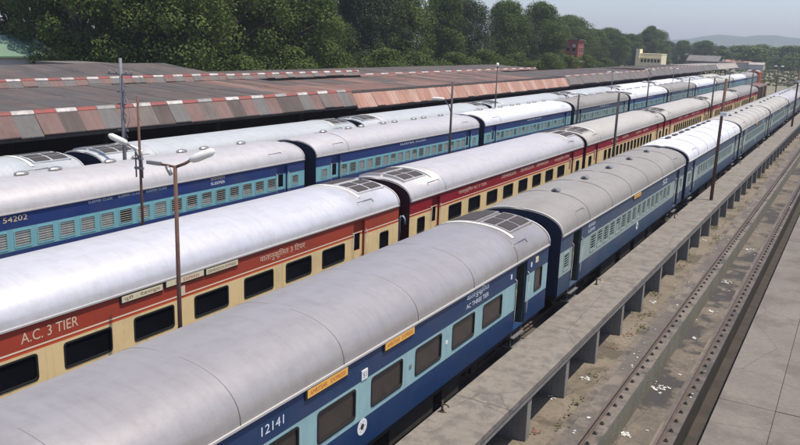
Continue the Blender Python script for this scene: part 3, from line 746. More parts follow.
def canopy(name_label, y0, y1, edge, ridge, back, panelf, ridgef, backf, period, phase, cols=True, trimh=.22):
    root = empty('platform_canopy', (0, (y0+y1)/2, 0)); yc = (y0+y1)/2; tag(root, name_label, 'canopy', 'roofs of the station platforms')
    f = MB(); r = MB(); k = MB()
    i0 = math.floor((y0-phase)/period); y = phase + i0*period; i = i0
    while y < y1:
        a, c = max(y, y0), min(y+period, y1)
        if c > a + .01:
            jit = random.uniform(-.045,.045)
            slab(f, edge[0], edge[1]+jit, ridge[0], ridge[1]+jit*.3, a-yc+.004, c-yc-.004, panelf(i, (a+c)/2))
            mi = ridgef(i, (a+c)/2)
            if mi is not None:
                dx = ridge[0]-edge[0]; dz = ridge[1]-edge[1]; L = math.hypot(dx, dz); tx, tz = dx/L, dz/L
                q_ = .16 if L > .8 else .12
                slab(r, ridge[0]-tx*q_+.03, ridge[1]-tz*q_+.015, ridge[0]+.03, ridge[1]+.015, a-yc+.012, c-yc-.012, mi, .03)
                r.box(ridge[0]-.12, ridge[0]+.03, a-yc+.012, c-yc-.012, ridge[1]+.018, ridge[1]+.03, mi)
        y += period; i += 1
    f.build('front_slope', CMATS, root)
    if r.v: r.build('ridge_edging', CMATS, root)
    y = y0
    while y < y1-.01:
        c = min(y+1.22, y1); j_ = random.uniform(-.012,.012); mi = backf((y+c)/2)
        xm = ridge[0] + (back[0]-ridge[0])*.5; zm = (ridge[1]-.12+back[1])/2
        for (xa, za, xb, zb) in ((ridge[0]-.02, ridge[1]-.12, xm, zm+.02), (xm-.02+.15, zm-.03, back[0], back[1])):
            m2 = random.choice(BV[mi]) if mi in BV else mi
            slab(k, xa, za+j_, xb, zb+j_, y-yc, c-yc-.006, m2, .03)
        y = c
    k.build('rear_slope', CMATS, root)
    g = MB(); g.box(edge[0]-.25, edge[0]-.12, y0-yc, y1-yc, edge[1]-.25, edge[1]-.07, 10); g.build('gutter_beam', CMATS, root)
    return root
PH1 = 35.3
SLG = lambda y: 2
canopy('near station canopy with alternating grey and red sheets and striped ridge', 2, 51.9, (-33.8,4.95), (-34.55,6.05), (-44,6.37),
       lambda i, y: ((3,3,14,3,3)[i % 5] if i % 2 else (0,1,13,0,1,1,14)[i % 7]), lambda i, y: 9 if i % 2 else (8 if i % 6 else 11), lambda y: 2 if y < 44 else 6, 1.22, PH1)
canopy('middle station canopy of pink rusted sheets', 51.92, 103, (-33.8,4.72), (-34.6,5.92), (-44,6.15),
       lambda i, y: (4 if (i*7) % 3 else 5), lambda i, y: 10, lambda y: 6 if y < 96 else 2, 1.22, PH1, trimh=.1)
canopy('long grey station canopy with faded striped ridge', 103.02, 150, (-33.8,4.85), (-34.7,6.0), (-44,6.0),
       lambda i, y: (0 if (i*5) % 3 else 1), lambda i, y: 12 if i % 2 else 11, lambda y: 2, 1.9, PH1)
canopy('third length of grey station canopy with faded ridge', 150.02, 205, (-33.8,4.95), (-34.7,6.3), (-44,6.05),
       lambda i, y: (1 if (i*5) % 3 else 0), lambda i, y: 12 if i % 2 else 11, lambda y: 2, 1.9, PH1)
canopy('far bleached end of the station canopy', 205.02, 262, (-33.8,5.0), (-34.8,6.4), (-44,5.9),
       lambda i, y: (1 if y < 225 else 7), lambda i, y: 7, lambda y: 7, 1.9, PH1)
canopy('second platform canopy with red and white striped edge, behind the near one', 20, 48.4, (-44.02,6.42), (-44.4,6.86), (-51,7.42),
       lambda i, y: (3 if i % 2 else 1), lambda i, y: 9 if i % 2 else 8, SLG, .955, 33.38)
canopy('second platform canopy with lower back and striped edge', 48.42, 68, (-44.02,6.42), (-44.4,6.80), (-51,6.62),
       lambda i, y: (3 if i % 2 else 1), lambda i, y: 9 if i % 2 else 8, SLG, .955, 33.38)
canopy('second platform canopy with small striped edge behind the rusted one', 68.02, 118, (-44.02,6.18), (-44.4,6.42), (-51,6.62),
       lambda i, y: (3 if i % 2 else 6), lambda i, y: 9 if i % 2 else 8, SLG, 1.5, 33.38)
# columns, platform, dark back wall added to block light under the canopies
cm = MB(); cm.box(-.12,.12,-.12,.12,0,4.2); cm.box(-2.2,1.6,-.06,.06,3.55,3.7); cm = cm.mesh('canopy_column', BLK)
for i in range(28):
    o = link('canopy_column', cm, None, (-36.4, 12+9.0*i, 1.1)); tag(o, 'dark steel column under the station canopy', 'column', 'columns of the platform canopy')
b = MB(); b.box(-60, -33.95, -10, 270, 0, 1.1); tag(b.build('platform', CONC), kind='structure')
b = MB(); b.box(-45.6, -44.6, 0, 262, 1.1, 5.8)
for i in range(40): b.box(-44.61, -44.55, 4+6.5*i, 6.2+6.5*i, 1.1, 3.6, 1)
tag(b.build('light_blocking_wall', [mat('blocking_wall_dark', (.06,.05,.045), .9, 0, (.09,.03,.025), .3), BLK]), 'long dark wall added under the platform canopies to block light', 'wall')

# ------------------------------------------------------------------ poles
def pole(x, y, h, style, mt, label, r=.05, lean=0., z0=0.):
    root = empty('lamp_pole' if style else 'pole', (x, y, z0)); tag(root, label, 'lamp pole', 'poles standing between the tracks')
    h = h - z0
    b = MB(); b.tube([(0,0,0),(lean*.5,0,h*.55),(lean,0,h)], [r*1.15, r, r*.85], 10); b.build('mast', mt, root)
    T = (lean, 0, h)
    def lamp(p, d, L=.6, w_=.13):
        d = Vector(d).normalized(); p = Vector(p); e = p + d*L
        q = MB(); q.tube([p, p+d*.06, p+d*L*.3, p+d*L*.85, e], [w_*.35, w_*.8, w_, w_*.95, w_*.4], 10); return q.build('lamp_head', LAMPH, root)
    if style == 'twin_up':
        a = MB(); a.tube([(0,0,h-.03),(.18,.14,h+.06),(.30,.24,h+.16)], .035, 8); a.tube([(0,0,h-.02),(-.2,-.04,h-.0),(-.55,-.1,h+.01)], .03, 8); a.build('lamp_arm', mt, root)
        lamp((.26,.2,h+.13), (.8,.6,.42), .62, .105)
        q = MB(); q.box(-.78,-.36,-.14,-.05,h-.02,h+.06); q.tube([(-.18,-.08,h-.02),(-.05,-.08,h-.2)], .05, 8); q.build('floodlight', STEEL, root)
    elif style == 'side_lamp':
        a = MB(); a.tube([(0,0,h-2.35),(-.12,-.1,h-1.9),(-.35,-.3,h-1.62)], .03, 8); a.box(-.25,.12,-.06,.06,h-2.6,h-2.52); a.box(-.25,.12,-.06,.06,h-2.25,h-2.18)
        for q_ in (-.22,.10): a.tube([(q_,0,h-2.9),(q_,0,h-2.0)], .03, 6)
        a.build('lamp_arm', GPOLE, root); lamp((-.30,-.26,h-1.68), (-.75,-.5,.42), .72, .115)
    elif style == 'curve':
        a = MB(); a.tube([(0,0,h-2.0),(-.15,-.05,h-1.5),(-.45,-.12,h-1.1),(-.8,-.2,h-1.05)], .035, 8); a.build('lamp_arm', GPOLE, root)
        lamp((-.45,-.12,h-1.08), (-1,-.25,.0), .85, .10)
    elif style == 'cables':
        a = MB()
        for zz, ww in ((h-.75,.85),(h-2.1,.3),(h-3.3,.35),(h-1.55,.28)): a.box(-ww, ww*.9, -.03, .03, zz, zz+.06)
        for k in range(10): a.tube([(.06+random.uniform(-.05,.12),.03,h-1-k*.33),(.16+random.uniform(-.1,.1),.06,h-1.3-k*.33)], .02, 5)
        for q_ in (-.75,-.3,.35,.7): a.tube([(q_,0,h-.7),(q_,0,h-.55)], .035, 6)
        a.tube([(.05,.05,h-1.6),(.35,.05,h-2.0),(.38,.05,h-2.8),(.1,.05,h-3.3)], .015, 5)
        a.build('crossarm', GPOLE, root)
    elif style == 'ball':
        q = MB(); q.tube([(0,0,h),(0,0,h+.06),(0,0,h+.2),(0,0,h+.3)], [.05,.13,.14,.05], 10); q.build('lamp_head', WHT, root)
    elif style == 'mid':
        a = MB(); a.tube([(0,0,h-2.05),(.1,-.08,h-1.95)], .025, 6); a.build('lamp_arm', mt, root)
        q = MB(); q.box(-.05,.30,-.25,.02,h-2.08,h-1.85); q.build('lamp_head', WHT, root)
    else:
        a = MB(); a.tube([(-.6,0,h+.06),(.6,0,h+.06)], .035, 6); a.build('lamp_arm', mt, root)
        lamp((-.25,0,h+.08), (-1,0,-.10), .55, .10); lamp((.25,0,h+.08), (1,0,-.10), .55, .10)
    return root
pole(-13.4, 12.95, 7.0, 'twin_up', RUST, 'rusty lamp pole with twin white lamps between the two nearest trains', .052)
pole(-22, 19.6, 7.75, 'side_lamp', RUST, 'thin brown pole with one white lamp behind the nearest red coach', .05)
pole(-29.3, 25.2, 8.75, 'cables', GPOLE, 'grey pole hung with cables and crossarms before the near canopy', .085)
pole(-22, 44.4, 7.55, 'curve', POLE, 'dark pole with curved white lamp arm before the rusted canopy', .075)
pole(-29.3, 68.2, 7.9, 'ball', POLE, 'dark pole with a small white ball lamp before the rusted canopy', .06)
pole(-22, 69.9, 5.7, 'twin', POLE, 'short dark twin lamp pole behind the third red coach', .085)
pole(-13.1, 49.7, 7.2, 'twin', POLE, 'tall dark twin lamp pole between the blue and red trains', .08, -.0)
pole(-22, 96.2, 6.0, 'twin', POLE, 'dark twin lamp pole, third along the gap beyond the red train', .085)
pole(-22, 121.2, 5.95, 'twin', POLE, 'dark twin lamp pole, fourth along the gap beyond the red train', .085)
pole(-22, 160, 6.4, 'twin', POLE, 'dark twin lamp pole, fifth along the gap beyond the red train', .09)
pole(-13, 84.8, 7.3, 'twin', POLE, 'dark twin lamp pole, second between the blue and red trains', .08)
pole(-13, 115.5, 7.4, 'twin', POLE, 'dark twin lamp pole, third between the blue and red trains', .08)
pole(-13, 149.8, 7.6, 'twin', POLE, 'dark twin lamp pole, fourth between the blue and red trains', .09)
pole(-29.3, 107, 6.6, None, GPOLE, 'thin grey pole before the long grey canopy', .06)
pole(-29.3, 128, 6.6, None, GPOLE, 'second thin grey pole before the long grey canopy', .06)
pole(-29.3, 146, 6.5, None, GPOLE, 'third thin grey pole before the long grey canopy', .06)
pole(-6.78, 48.1, 8.45, 'mid', RUST, 'tall rusty pole with a small white lamp standing on the walkway', .085, .02, 1.5)
pole(-6.78, 104, 8.7, 'mid', RUST, 'second tall rusty pole standing far along the walkway', .10, .0, 1.5)

# ------------------------------------------------------------------ litter
LITM = mat('white_litter', (.62,.61,.58), .8); LITB = mat('brown_litter', (.22,.12,.09), .9)
def litter(x, y, z, s, n, mt, lab, grp):
    b = MB()
    for i in range(n):
        cx, cy = random.gauss(0, s*.4), random.gauss(0, s*.6); a = random.uniform(0, PI); q = random.uniform(.02,.08) if n > 1 else s
        pts = [(cx+q*math.cos(a+t)*random.uniform(.6,1.1), cy+q*math.sin(a+t)*random.uniform(.6,1.1), random.uniform(.004,.025)) for t in (0,1.3,2.6,3.9,5.1)]
        b.face(pts); c = Vector(pts[0]); b.face([pts[0], pts[1], (cx+random.uniform(-.03,.03), cy+random.uniform(-.03,.03), random.uniform(.02,.05))]); b.face([pts[3], pts[4], (cx+random.uniform(-.03,.03), cy+random.uniform(-.03,.03), random.uniform(.02,.05))])
    o = b.build('litter', mt); o.location = (x, y, z); tag(o, lab, 'litter', grp)
PF = -.606
litter(-4.42, 20.9, PF, .14, 22, LITM, 'largest heap of white litter on the pit floor', 'litter heaps in the pit')
litter(-4.35, 24.6, PF, .32, 26, LITM, 'scattered patch of white litter on the dark wet pit floor', 'litter heaps in the pit')
litter(-4.2, 30.0, PF, .12, 9, LITM, 'small white litter patch on the pit floor', 'litter heaps in the pit')
litter(-4.15, 33.6, PF, .2, 12, LITM, 'white and brown litter patch farther along the pit floor', 'litter heaps in the pit')
litter(-4.3, 38.5, PF, .3, 16, LITM, 'white litter scattered far along the pit floor', 'litter heaps in the pit')
litter(-4.2, 46, PF, .4, 16, LITM, 'white litter farthest along the pit floor', 'litter heaps in the pit')
litter(-6.0, 27.2, .008, .25, 14, LITB, 'red brown rubbish on the yard floor by the walkway posts', 'litter on the yard floor')
litter(-6.55, 20.9, .008, .22, 20, LITM, 'white litter at the foot of the near walkway post', 'litter on the yard floor')
for i, y in enumerate((18.4, 22.6, 25.6, 31.5, 37.8, 44.0)):
    litter(-6.1+random.uniform(-.3,.3), y, .008, .22, 9, LITM if i % 2 else LITB, 'loose litter by the walkway posts, %s patch from the near end' % ordw[i], 'litter on the yard floor')
for i in range(80):
    if i % 2: x, z = random.uniform(-5.38,-5.02), .187
    else: x, z = random.choice(((random.uniform(-3.2,-3.0), .187), (random.uniform(-7.0,-5.8), .006), (random.uniform(-4.5,-3.8), PF)))
    litter(x, 15 + 45*random.random()**1.3, z, random.uniform(.03,.06), 1, LITM, 'small scrap of white litter beside the pit rails', 'small scraps of litter')

# ------------------------------------------------------------------ background buildings
BRK = mat('red_brick', (.33,.075,.05), .9, 0, (.25,.06,.042), .8, streak=.4); CREAMW = mat('cream_wall', (.82,.73,.46), .8, 0, (.76,.67,.42), .4)
TIN = mat('green_tin', (.11,.19,.12), .6, 0, (.15,.23,.16), .6, streak=.3); GTIN = mat('grey_tin', (.16,.145,.13), .8, 0, (.11,.10,.09), .3)
PALEW = mat('pale_wall', (.48,.45,.40), .9); DWIN = mat('dark_window', (.02,.02,.022), .3)
def house(label, x0, x1, y0, y1, z1, wm, rm=None, rise=0, wins=(), over=.4, name='building', cat='building', parapet=None, z0=0):
    cx, cy = (x0+x1)/2, (y0+y1)/2; root = empty(name, (cx, cy, z0)); tag(root, label, cat, None)
    hx, hy = (x1-x0)/2, (y1-y0)/2; z1 = z1-z0
    b = MB(); b.box(-hx,hx,-hy,hy,0,z1); b.build('wall', wm, root)
    r = MB()
    if rise:      # gable, ridge along x
        p = [(-hy-over, z1-.1), (-hy-over, z1+.05), (0, z1+rise), (hy+over, z1+.05), (hy+over, z1-.1), (0, z1+rise-.15)]
        for a, c in ((p[0:3]+[p[5]], 0), ([p[5]]+p[2:5], 0)):
            pass
        r.prism([p[0],p[5],p[2],p[1]], 'x', -hx-over, hx+over); r.prism([p[5],p[4],p[3],p[2]], 'x', -hx-over, hx+over)
        for sx in (-hx+.05, hx-.05):
            g = MB(); g.prism([(-hy, z1-.02), (hy, z1-.02), (0, z1+rise-.2)], 'x', sx-.04, sx+.04); g.build('gable', wm, root)
    else: r.box(-hx-over, hx+over, -hy-over, hy+over, z1, z1+.25)
    r.build('roof', rm or wm, root)
    for (side, a, c, za, zb) in wins:
        q = MB()
        if side == 's': q.box(a, c, -hy-.03, -hy+.2, za, zb)
        else: q.box(hx-.2, hx+.03, a, c, za, zb)
        f = MB()
        if side == 's':
            f.box(a-.1,c+.1,-hy-.08,-hy-.0,za-.12,za-.005); f.box(a-.1,c+.1,-hy-.08,-hy,zb+.005,zb+.12)
        else:
            f.box(hx,hx+.08,a-.1,c+.1,za-.12,za-.005); f.box(hx,hx+.08,a-.1,c+.1,zb+.005,zb+.12)
        w_ = f.build('window', PALEW, root); q.build('pane', DWIN, w_)
    return root
h = house('tall red brick station tower among the trees', -72.8, -69.0, 215, 220, 11.3, BRK, GTIN, 0, [('s',-1.2,-.5,8.2,9.4),('s',.4,1.1,8.2,9.4),('s',-1.2,-.5,5.6,7.2),('s',.4,1.1,5.6,7.2),('e',-1.4,-.6,8,9.4),('e',.6,1.4,8,9.4),('e',-1.4,-.6,5,6.8)], .3)
b = MB(); b.box(.3,1.2,-2.56,-2.52,9.55,10.2); b.build('clock_panel', PALEW, h)
for xx in (-1.6,0,1.6):
    b = MB(); b.box(xx-.14,xx+.14,-2.7,-2.5,0,10.4); b.build('pilaster', BRK, h)
house('stepped red brick wing beside the tower', -76.6, -72.85, 214, 219, 8.2, BRK, BRK, 0, [('s',-1.3,-.6,5.2,6.8),('s',.5,1.2,5.2,6.8)], .15)
house('small red building left of the tower', -66.4, -62.5, 195, 200, 5.9, BRK, PALEW, 0, (), .3)
h = house('cream building with a band of dark windows and a stair tower', -85.4, -76.3, 352, 362, 7.3, CREAMW, CREAMW, 0, [('s',-4.0+1.4*i,-3.05+1.4*i,3.9,5.1) for i in range(6)], .1)
b = MB(); b.box(-6.1,-4.56,-6,-1,0,9.3); b.build('stair_tower', CREAMW, h)
b = MB(); b.box(-4.5,4.5,-5.7,-5.05,5.5,5.7); b.build('sunshade', CREAMW, h)
house('brown gabled roof shed behind the far canopy', -83, -68, 445, 460, 4.0, GTIN, GTIN, 2.9, (), .6)
h = house('green tin roofed shed under the trees at the left', -83.5, -70.5, 42.5, 51.5, 7.1, PALEW, TIN, 2.0, (), .4)
b = MB(); 
for s_ in (-1, 1): b.prism([(s_*5.0, 7.0), (s_*5.0, 7.3), (0, 9.42), (0, 9.12)], 'x', 6.92, 7.06)
b.build('barge_board', PALEW, h); h.rotation_euler.z = PI/2
house('low shed with a pale wall beyond the near canopy', -68, -63, 49, 53, 6.6, PALEW, GTIN, 0, (), .3)
b = MB(); b.prism([(0,0),(.5,0),(.5,.35),(0,.35)], 'x', 0, 5); 
for i, (x, y, z, s, lab, wm, rm) in enumerate([(-70,455,4.0,7,'distant pale house left of the far trees',PALEW,GTIN), (-60,458,4.0,12,'distant long pink roofed shed',PALEW,SH_RUST), (-62,800,12,8,'distant pale block rising above the far trees',PALEW,PALEW), (-95,760,5,12,'distant white house by the hill foot',WHT,PALEW), (-50,452,3.2,7,'distant low hut with pale roof beyond the yard',PALEW,SH_C)]):
    house(lab, x-s/2, x+s/2, y, y+8, z, wm, rm, 1.2 if i != 2 else 0, (), .3)

# orange wagon and brown wagons at the far ends
def wagon(label, x, y, L, c, top=3.6):
    root = empty('wagon', (x, y, ZR)); tag(root, label, 'wagon', 'wagons at the far end of the yard')
    mt = mat('wagon_'+label.split()[0], c, .8, 0, tuple(q*.7 for q in c), 1, streak=.5)
    b = MB(); b.box(-1.45,1.45,-L/2,L/2,.85,top-.35)
    for k in range(int(L/1.4)): b.box(1.45,1.53,-L/2+.5+1.4*k,-L/2+.6+1.4*k,.85,top-.4)
    b.build('body', mt, root)
    r = MB(); pr = roof_prof(1.5, top-.36, .35, 10); r.prism(pr, 'y', -L/2, L/2); r.build('roof', mt, root)
    d = MB(); d.box(1.455,1.56,-1.1,1.1,.95,top-.5); d.build('door', mt, root)
    w_ = MB()
    for yy in (-L/2+1.4, L/2-1.4, -L/2+3.0, L/2-3.0): w_.tube([(-.85,yy,.45),(.85,yy,.45)], .45, 14)
    w_.box(-1,1,-L/2+.3,L/2-.3,.6,.84); w_.build('running_gear', BLK, root)
wagon('orange brown wagon at the end of the blue sleeper train', -27.1, 244, 9, (.42,.11,.04), 4.3)
for i, lab in enumerate(['brown goods wagon behind the far end of the red train']):
    wagon(lab, -17.0, YB2+PB*5-LB/2+8+15*i+PB*.0, 13, ((.17,.10,.08),(.12,.085,.07),(.2,.11,.08))[i], 4.0)

# ------------------------------------------------------------------ trees
def leafmat(name, c, c2):
    M = mat(name, c, .75, 0, c2, .45, amt=.35, detail=3, spec=.15)
    N = M.node_tree.nodes; L = M.node_tree.links; b = N['Principled BSDF']
    tr = N.new('ShaderNodeBsdfTranslucent'); ms = N.new('ShaderNodeMixShader'); ms.inputs[0].default_value = .22
    src = b.inputs['Base Color'].links[0].from_socket; L.new(src, tr.inputs[0])
    L.new(b.outputs[0], ms.inputs[1]); L.new(tr.outputs[0], ms.inputs[2]); L.new(ms.outputs[0], N['Material Output'].inputs[0])
    return M
LF = [leafmat('leaves_deep_green', (.052,.085,.020), (.11,.15,.034)), leafmat('leaves_mid_green', (.065,.100,.022), (.125,.160,.040)), leafmat('leaves_blue_green', (.034,.054,.022), (.07,.095,.038))]
BARK = mat('bark', (.09,.07,.055), .95, 0, (.14,.12,.10), 2, bump=.5)
def tree_mesh(seed, h, R, nclu, nleaf, ls, base=.22, top=.1, shape='round', droop=.0):
    rnd = random.Random(seed); b = MB(); tr = MB()
    tr.tube([(0,0,0),(rnd.uniform(-.2,.2),.1,h*.3),(rnd.uniform(-.5,.5),rnd.uniform(-.5,.5),h*.62),(0,0,h*.85)], [h*.022,h*.016,h*.010,h*.004], 8)
    cl = []
    for i in range(nclu):
        u = rnd.random(); z = h*(base + (1-base)*(u**.8)); t = (z/h-base)/(1-base)
        prof = (math.sin(PI*min(1, t*.92+.10))**.6) if shape == 'round' else (1-t*.55)*(.35+.65*min(1, t*4))
        a = rnd.uniform(0, 2*PI); rr = R*prof*math.sqrt(rnd.uniform(.15,1.0)); s = R*rnd.uniform(.20,.36)
        c = Vector((rr*math.cos(a), rr*math.sin(a), min(z, h-s*.6))); cl.append((c, s))
        if i % 3 == 0: tr.tube([(0,0,max(h*.2, c.z*.62)), (c.x*.5,c.y*.5,c.z*.85), tuple(c)], [h*.008,h*.005,h*.002], 5)
    for c, s in cl:
        for k in range(nleaf):
            d = Vector((rnd.gauss(0,1), rnd.gauss(0,1), rnd.gauss(0,.75))); d.normalize(); d *= s*(rnd.uniform(.35,1.0)**.5)
            d.z -= droop*rnd.random()*s
            p = c + d; n = (d.normalized() + Vector((rnd.gauss(0,.6), rnd.gauss(0,.6), rnd.gauss(0,.6)+.3))).normalized()
            a = n.cross(Vector((rnd.gauss(0,1), rnd.gauss(0,1), rnd.gauss(0,1)))).normalized(); q = n.cross(a); L = ls*rnd.uniform(.6,1.25); W = L*rnd.uniform(.4,.65)
            b.v += [tuple(p-a*L*.5), tuple(p+q*W*.5), tuple(p+a*L*.5), tuple(p-q*W*.5)]; m_ = len(b.v)
            b.f.append((m_-4,m_-3,m_-2,m_-1)); b.mi.append(0); b.sm.append(False)
    return b, tr
protos = []
for i, (h_, R_, nc, nl, ls, base, shape, dr) in enumerate([(20,6.2,130,330,.38,.10,'round',.2), (19,5.4,125,330,.36,.08,'cone',.3), (18,6.6,130,330,.37,.12,'round',.1), (22,4.6,95,300,.34,.15,'round',.8), (10,4.6,70,200,.36,.05,'round',.1)]):
    b, t = tree_mesh(i+11, h_, R_, nc, nl, ls, base, .1, shape, dr)
    protos.append((b.mesh('crown', LF[i % 3]), t.mesh('trunk', BARK), h_))
def tree(x, y, h, k, lm, label, rz=None, wide=1.0, group='trees behind the station'):
    cm_, tm_, ph = protos[k]; s = h/ph
    r = empty('tree', (x, y, 0), random.uniform(0, 6.3) if rz is None else rz); r.scale = (s*wide, s*wide, s); tag(r, label, 'tree', group)
    c = link('crown', cm_, r); link('trunk', tm_, r)
    c.material_slots[0].link = 'OBJECT'; c.material_slots[0].material = LF[lm]
# near wall of trees
T = [(-93,39,20,0,0),(-97,56,22,2,0),(-68,64,19,0,1),(-72,57,22,0,0),(-65,62,19.5,2,1),(-73,68,22,1,0),(-66,73,21,0,1),(-67,82,21,2,0),(-74,86,23,0,1),(-67,91,18.5,1,1),
     (-72,101,13.5,2,1),(-70,108,20,1,2),(-73,115,20.5,0,2),(-70,121,18,0,1),(-80,127,12.5,2,0),(-70,136,18.5,1,0),(-72,149,18.2,2,2),(-78,158,14.0,0,1),(-70,166,18.8,0,0),(-73,179,16.5,2,2),(-71,190,19.8,0,0),(-75,202,17.5,2,2),
     (-99,46,17,2,2),(-97,66,24,0,2),(-90,74,24,2,2),(-92,92,20,1,2),(-92,112,13,0,2),(-94,138,13,2,2),(-96,162,12,0,2),(-96,188,13,2,2)]
used = {}
adj = ['tall dense dark green tree','broad mid green tree','loose olive green tree','full rounded green tree','tall drooping tree','dark leafy tree','airy pale green tree']
for i, (x, y, h, k, lm) in enumerate(T):
    zone = 'behind the near striped canopy' if y < 80 else ('behind the pink rusted canopy' if y < 150 else 'behind the grey canopy')
    rowt = 'front row' if x > -80 else 'back row'
    key = (rowt, zone); used[key] = used.get(key, 0)+1
    tree(x, y, h, k, lm, '%s %s, %s from left, %s' % (adj[i % 7], zone, ordw[min(used[key]-1, 11)], rowt))
# low shrubs in front of the row
for i, (x, y, h) in enumerate([(-62,40,4.6),(-61,57,6.5),(-62,62,8),(-60,68,7.5),(-61,78,8.5),(-61,88,8),(-60,99,8.5),(-61,110,8),(-60,122,8),(-61,136,8.5),(-61,152,8),(-60,168,8),(-61,184,7.5),(-62,200,7.5),(-66,232,6.5)]):
    tree(x, y, h, 4, 1, 'low bushy shrub, %s from the left behind the canopies' % (ordw[i] if i < 12 else ['thirteenth','fourteenth','fifteenth','sixteenth'][i-12]), wide=1.1, group='shrubs behind the canopies')
M_ = [(-86,246,16,1,1),(-90,268,19.5,2,1),(-96,285,19.8,0,2),(-92,305,16,0,0),(-92,325,17,2,0),(-96,340,16.5,0,2),(-104,372,15.5,2,2),(-100,392,16,0,0),(-94,405,20.5,3,1),(-96,420,19,2,1),(-100,440,16,0,2),(-92,475,14.5,0,0),(-84,500,15,2,0),(-90,520,14.5,2,0),(-78,520,12.5,0,0),(-112,310,17,2,2),(-116,350,17,2,2),(-118,420,17,2,2),(-88,256,15,0,2),(-100,262,17,2,2),(-104,290,18,0,0),(-96,312,15.5,2,1),(-102,328,16.5,0,2),(-98,356,15,2,0),(-104,388,16,0,2),(-100,410,16,2,2),(-106,455,15,0,0),(-104,490,14,2,2)]
for i, (x, y, h, k, lm) in enumerate(M_):
    tree(x, y, h, k, lm, 'distant %s, %s from the left beyond the brick tower' % (['dark tree','olive tree','broad tree'][i % 3], (ordw+['thirteenth','fourteenth','fifteenth','sixteenth','seventeenth','eighteenth','nineteenth','twentieth','twenty first','twenty second','twenty third','twenty fourth','twenty fifth','twenty sixth','twenty seventh','twenty eighth'])[i]), wide=1.35, group='trees beyond the brick tower')
# far tree line: reads as one hazy mass
rnd = random.Random(5)
fb = MB()
src = tree_mesh(77, 10, 5.5, 30, 42, 1.1, .05)[0]
for i in range(230):
    y = rnd.uniform(465, 1100); x = rnd.uniform(-.14, .05)*y + rnd.uniform(-12,12); s = rnd.uniform(.75,1.45)
    n = len(fb.v); a = rnd.uniform(0,6.3); ca, sa = math.cos(a)*s*1.5, math.sin(a)*s*1.5
    fb.v += [(x+v[0]*ca-v[1]*sa, y+v[0]*sa+v[1]*ca, v[2]*s) for v in src.v]; fb.f += [tuple(n+q for q in f) for f in src.f]; fb.mi += src.mi; fb.sm += src.sm
o = fb.build('far_woodland', LF[1]); tag(o, 'hazy far belt of trees below the hill', 'woodland', kind='stuff')
# scrub and grass over the far yard
gb = MB(); gm = leafmat('scrub_leaves', (.11,.125,.045), (.19,.18,.085))
for i in range(6500):
    y = 150 + 480*rnd.random()**1.6; x = rnd.uniform(-.26, .02)*y
    if -33 < x < 5 and y < 262 or x < -33 and y < 272 or -8.5 < x and y < 176: continue
    n_ = 3
    sz = rnd.uniform(.2,.75)*(1+y/600)*(.5+.5*math.sin(x*.21+math.sin(y*.05)*2)**2)
    for k in range(n_):
        cx, cy = x+rnd.gauss(0,.3), y+rnd.gauss(0,.3); a = rnd.uniform(0,PI); dx, dy = math.cos(a)*sz*.6, math.sin(a)*sz*.6
        gb.face([(cx-dx,cy-dy,-.01),(cx+dx,cy+dy,-.01),(cx+dx*.6+rnd.gauss(0,.1),cy+dy*.6,sz*.7),(cx-dx*.5,cy-dy*.5+rnd.gauss(0,.1),sz*.8)])
o = gb.build('scrub', gm); tag(o, 'rough grass and low scrub over the far end of the yard', 'scrub', kind='stuff')
# weeds along the walkway foot and the pit kerb
wb = MB(); rnd = random.Random(9)
for c in range(40):
    x0 = rnd.choice((-6.3, -6.2, -5.8, -5.75, -2.2)) + rnd.gauss(0,.08); y0_ = 13 + 70*rnd.random()**1.4; zz = .0 if x0 < -5 else -.6
    if x0 > -5: continue
    for k in range(rnd.randint(8, 26)):
        cx, cy = x0+rnd.gauss(0,.12), y0_+rnd.gauss(0,.22); a = rnd.uniform(0,2*PI); hh = rnd.uniform(.04,.16); dx, dy = math.cos(a), math.sin(a)
        wb.face([(cx-dy*.012,cy+dx*.012,zz),(cx+dy*.012,cy-dx*.012,zz),(cx+dx*hh*.6,cy+dy*hh*.6,zz+hh)])
        wb.face([(cx+dx*hh*.2,cy+dy*hh*.2,zz+hh*.4),(cx+dx*hh*.6-dy*.04,cy+dy*hh*.6+dx*.04,zz+hh*.7),(cx+dx*hh,cy+dy*hh,zz+hh*.6),(cx+dx*hh*.6+dy*.04,cy+dy*hh*.6-dx*.04,zz+hh*.7)])
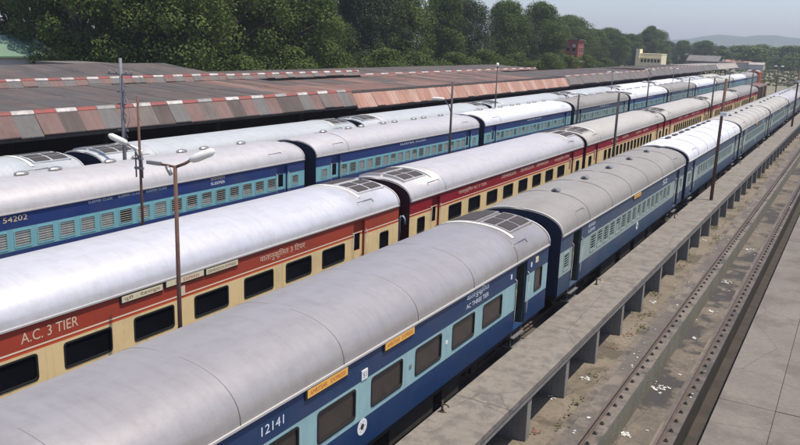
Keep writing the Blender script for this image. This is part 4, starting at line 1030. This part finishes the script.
o = wb.build('weeds', gm); tag(o, 'small weeds growing at the foot of the walkway', 'weeds', kind='stuff')
# sidings seen in the far yard
for i, (x, mt) in enumerate(((-22, BALL), (2.5, BALL))):
    b = MB(); b.box(x-1.6, x+1.6, 270 if i == 0 else 176, 640, -.01, .12, 0); tag(b.build('track_bed', mt), kind='structure')
    for s in (-1,1):
        o = rail_mb(0, 272 if i == 0 else 178, 640).build('railway_rail', [RAIL, RAILT]); o.location = (x+s*.838, 0, .13)
        tag(o, '%s rail of the %s siding in the far yard' % (('left','right')[s > 0], ('left','right')[i]), 'rail', 'rails of the far sidings')

# ------------------------------------------------------------------ hills
def hill(name, pts, y, depth, h0):
    b = MB(); nx = len(pts); ny = 14; rr = random.Random(3)
    for j in range(ny+1):
        t = j/ny; pr = math.sin(PI*t)
        for (x, z) in pts: b.v.append((x + rr.uniform(-12,12), y + depth*t, -2 + (z+2)*pr*(1+rr.uniform(-.03,.03))))
    for j in range(ny):
        for i in range(nx-1):
            a = j*nx+i; b.f.append((a, a+1, a+nx+1, a+nx)); b.mi.append(0); b.sm.append(True)
    o = b.build(name, mat('forested_hill', (.05,.075,.04), .95, 0, (.075,.095,.05), .01)); o['kind'] = 'structure'
xs = [-1500+40*i for i in range(62)]
def hz(x):
    base = 62 + 14*math.sin(x*.0045+.6) + 7*math.sin(x*.013) + 3*math.sin(x*.041)
    return base*max(0, min(1, (x+820)/330)) * (1 if x < 0 else 1)
hill('hills', [(x, max(2, hz(x))) for x in xs], 2300, 900, 0)

# ------------------------------------------------------------------ haze
b = MB(); b.box(-1900, 1400, -260, 3300, -3, 98)
hm = bpy.data.materials.new('haze'); hm.use_nodes = True; hn = hm.node_tree.nodes; hn.clear()
pv = hn.new('ShaderNodeVolumePrincipled'); pv.inputs['Color'].default_value = (.80,.86,.97,1); pv.inputs['Density'].default_value = .00030; pv.inputs['Anisotropy'].default_value = .2
ho = hn.new('ShaderNodeOutputMaterial'); hm.node_tree.links.new(pv.outputs[0], ho.inputs['Volume'])
o = b.build('haze', hm); o['kind'] = 'stuff'
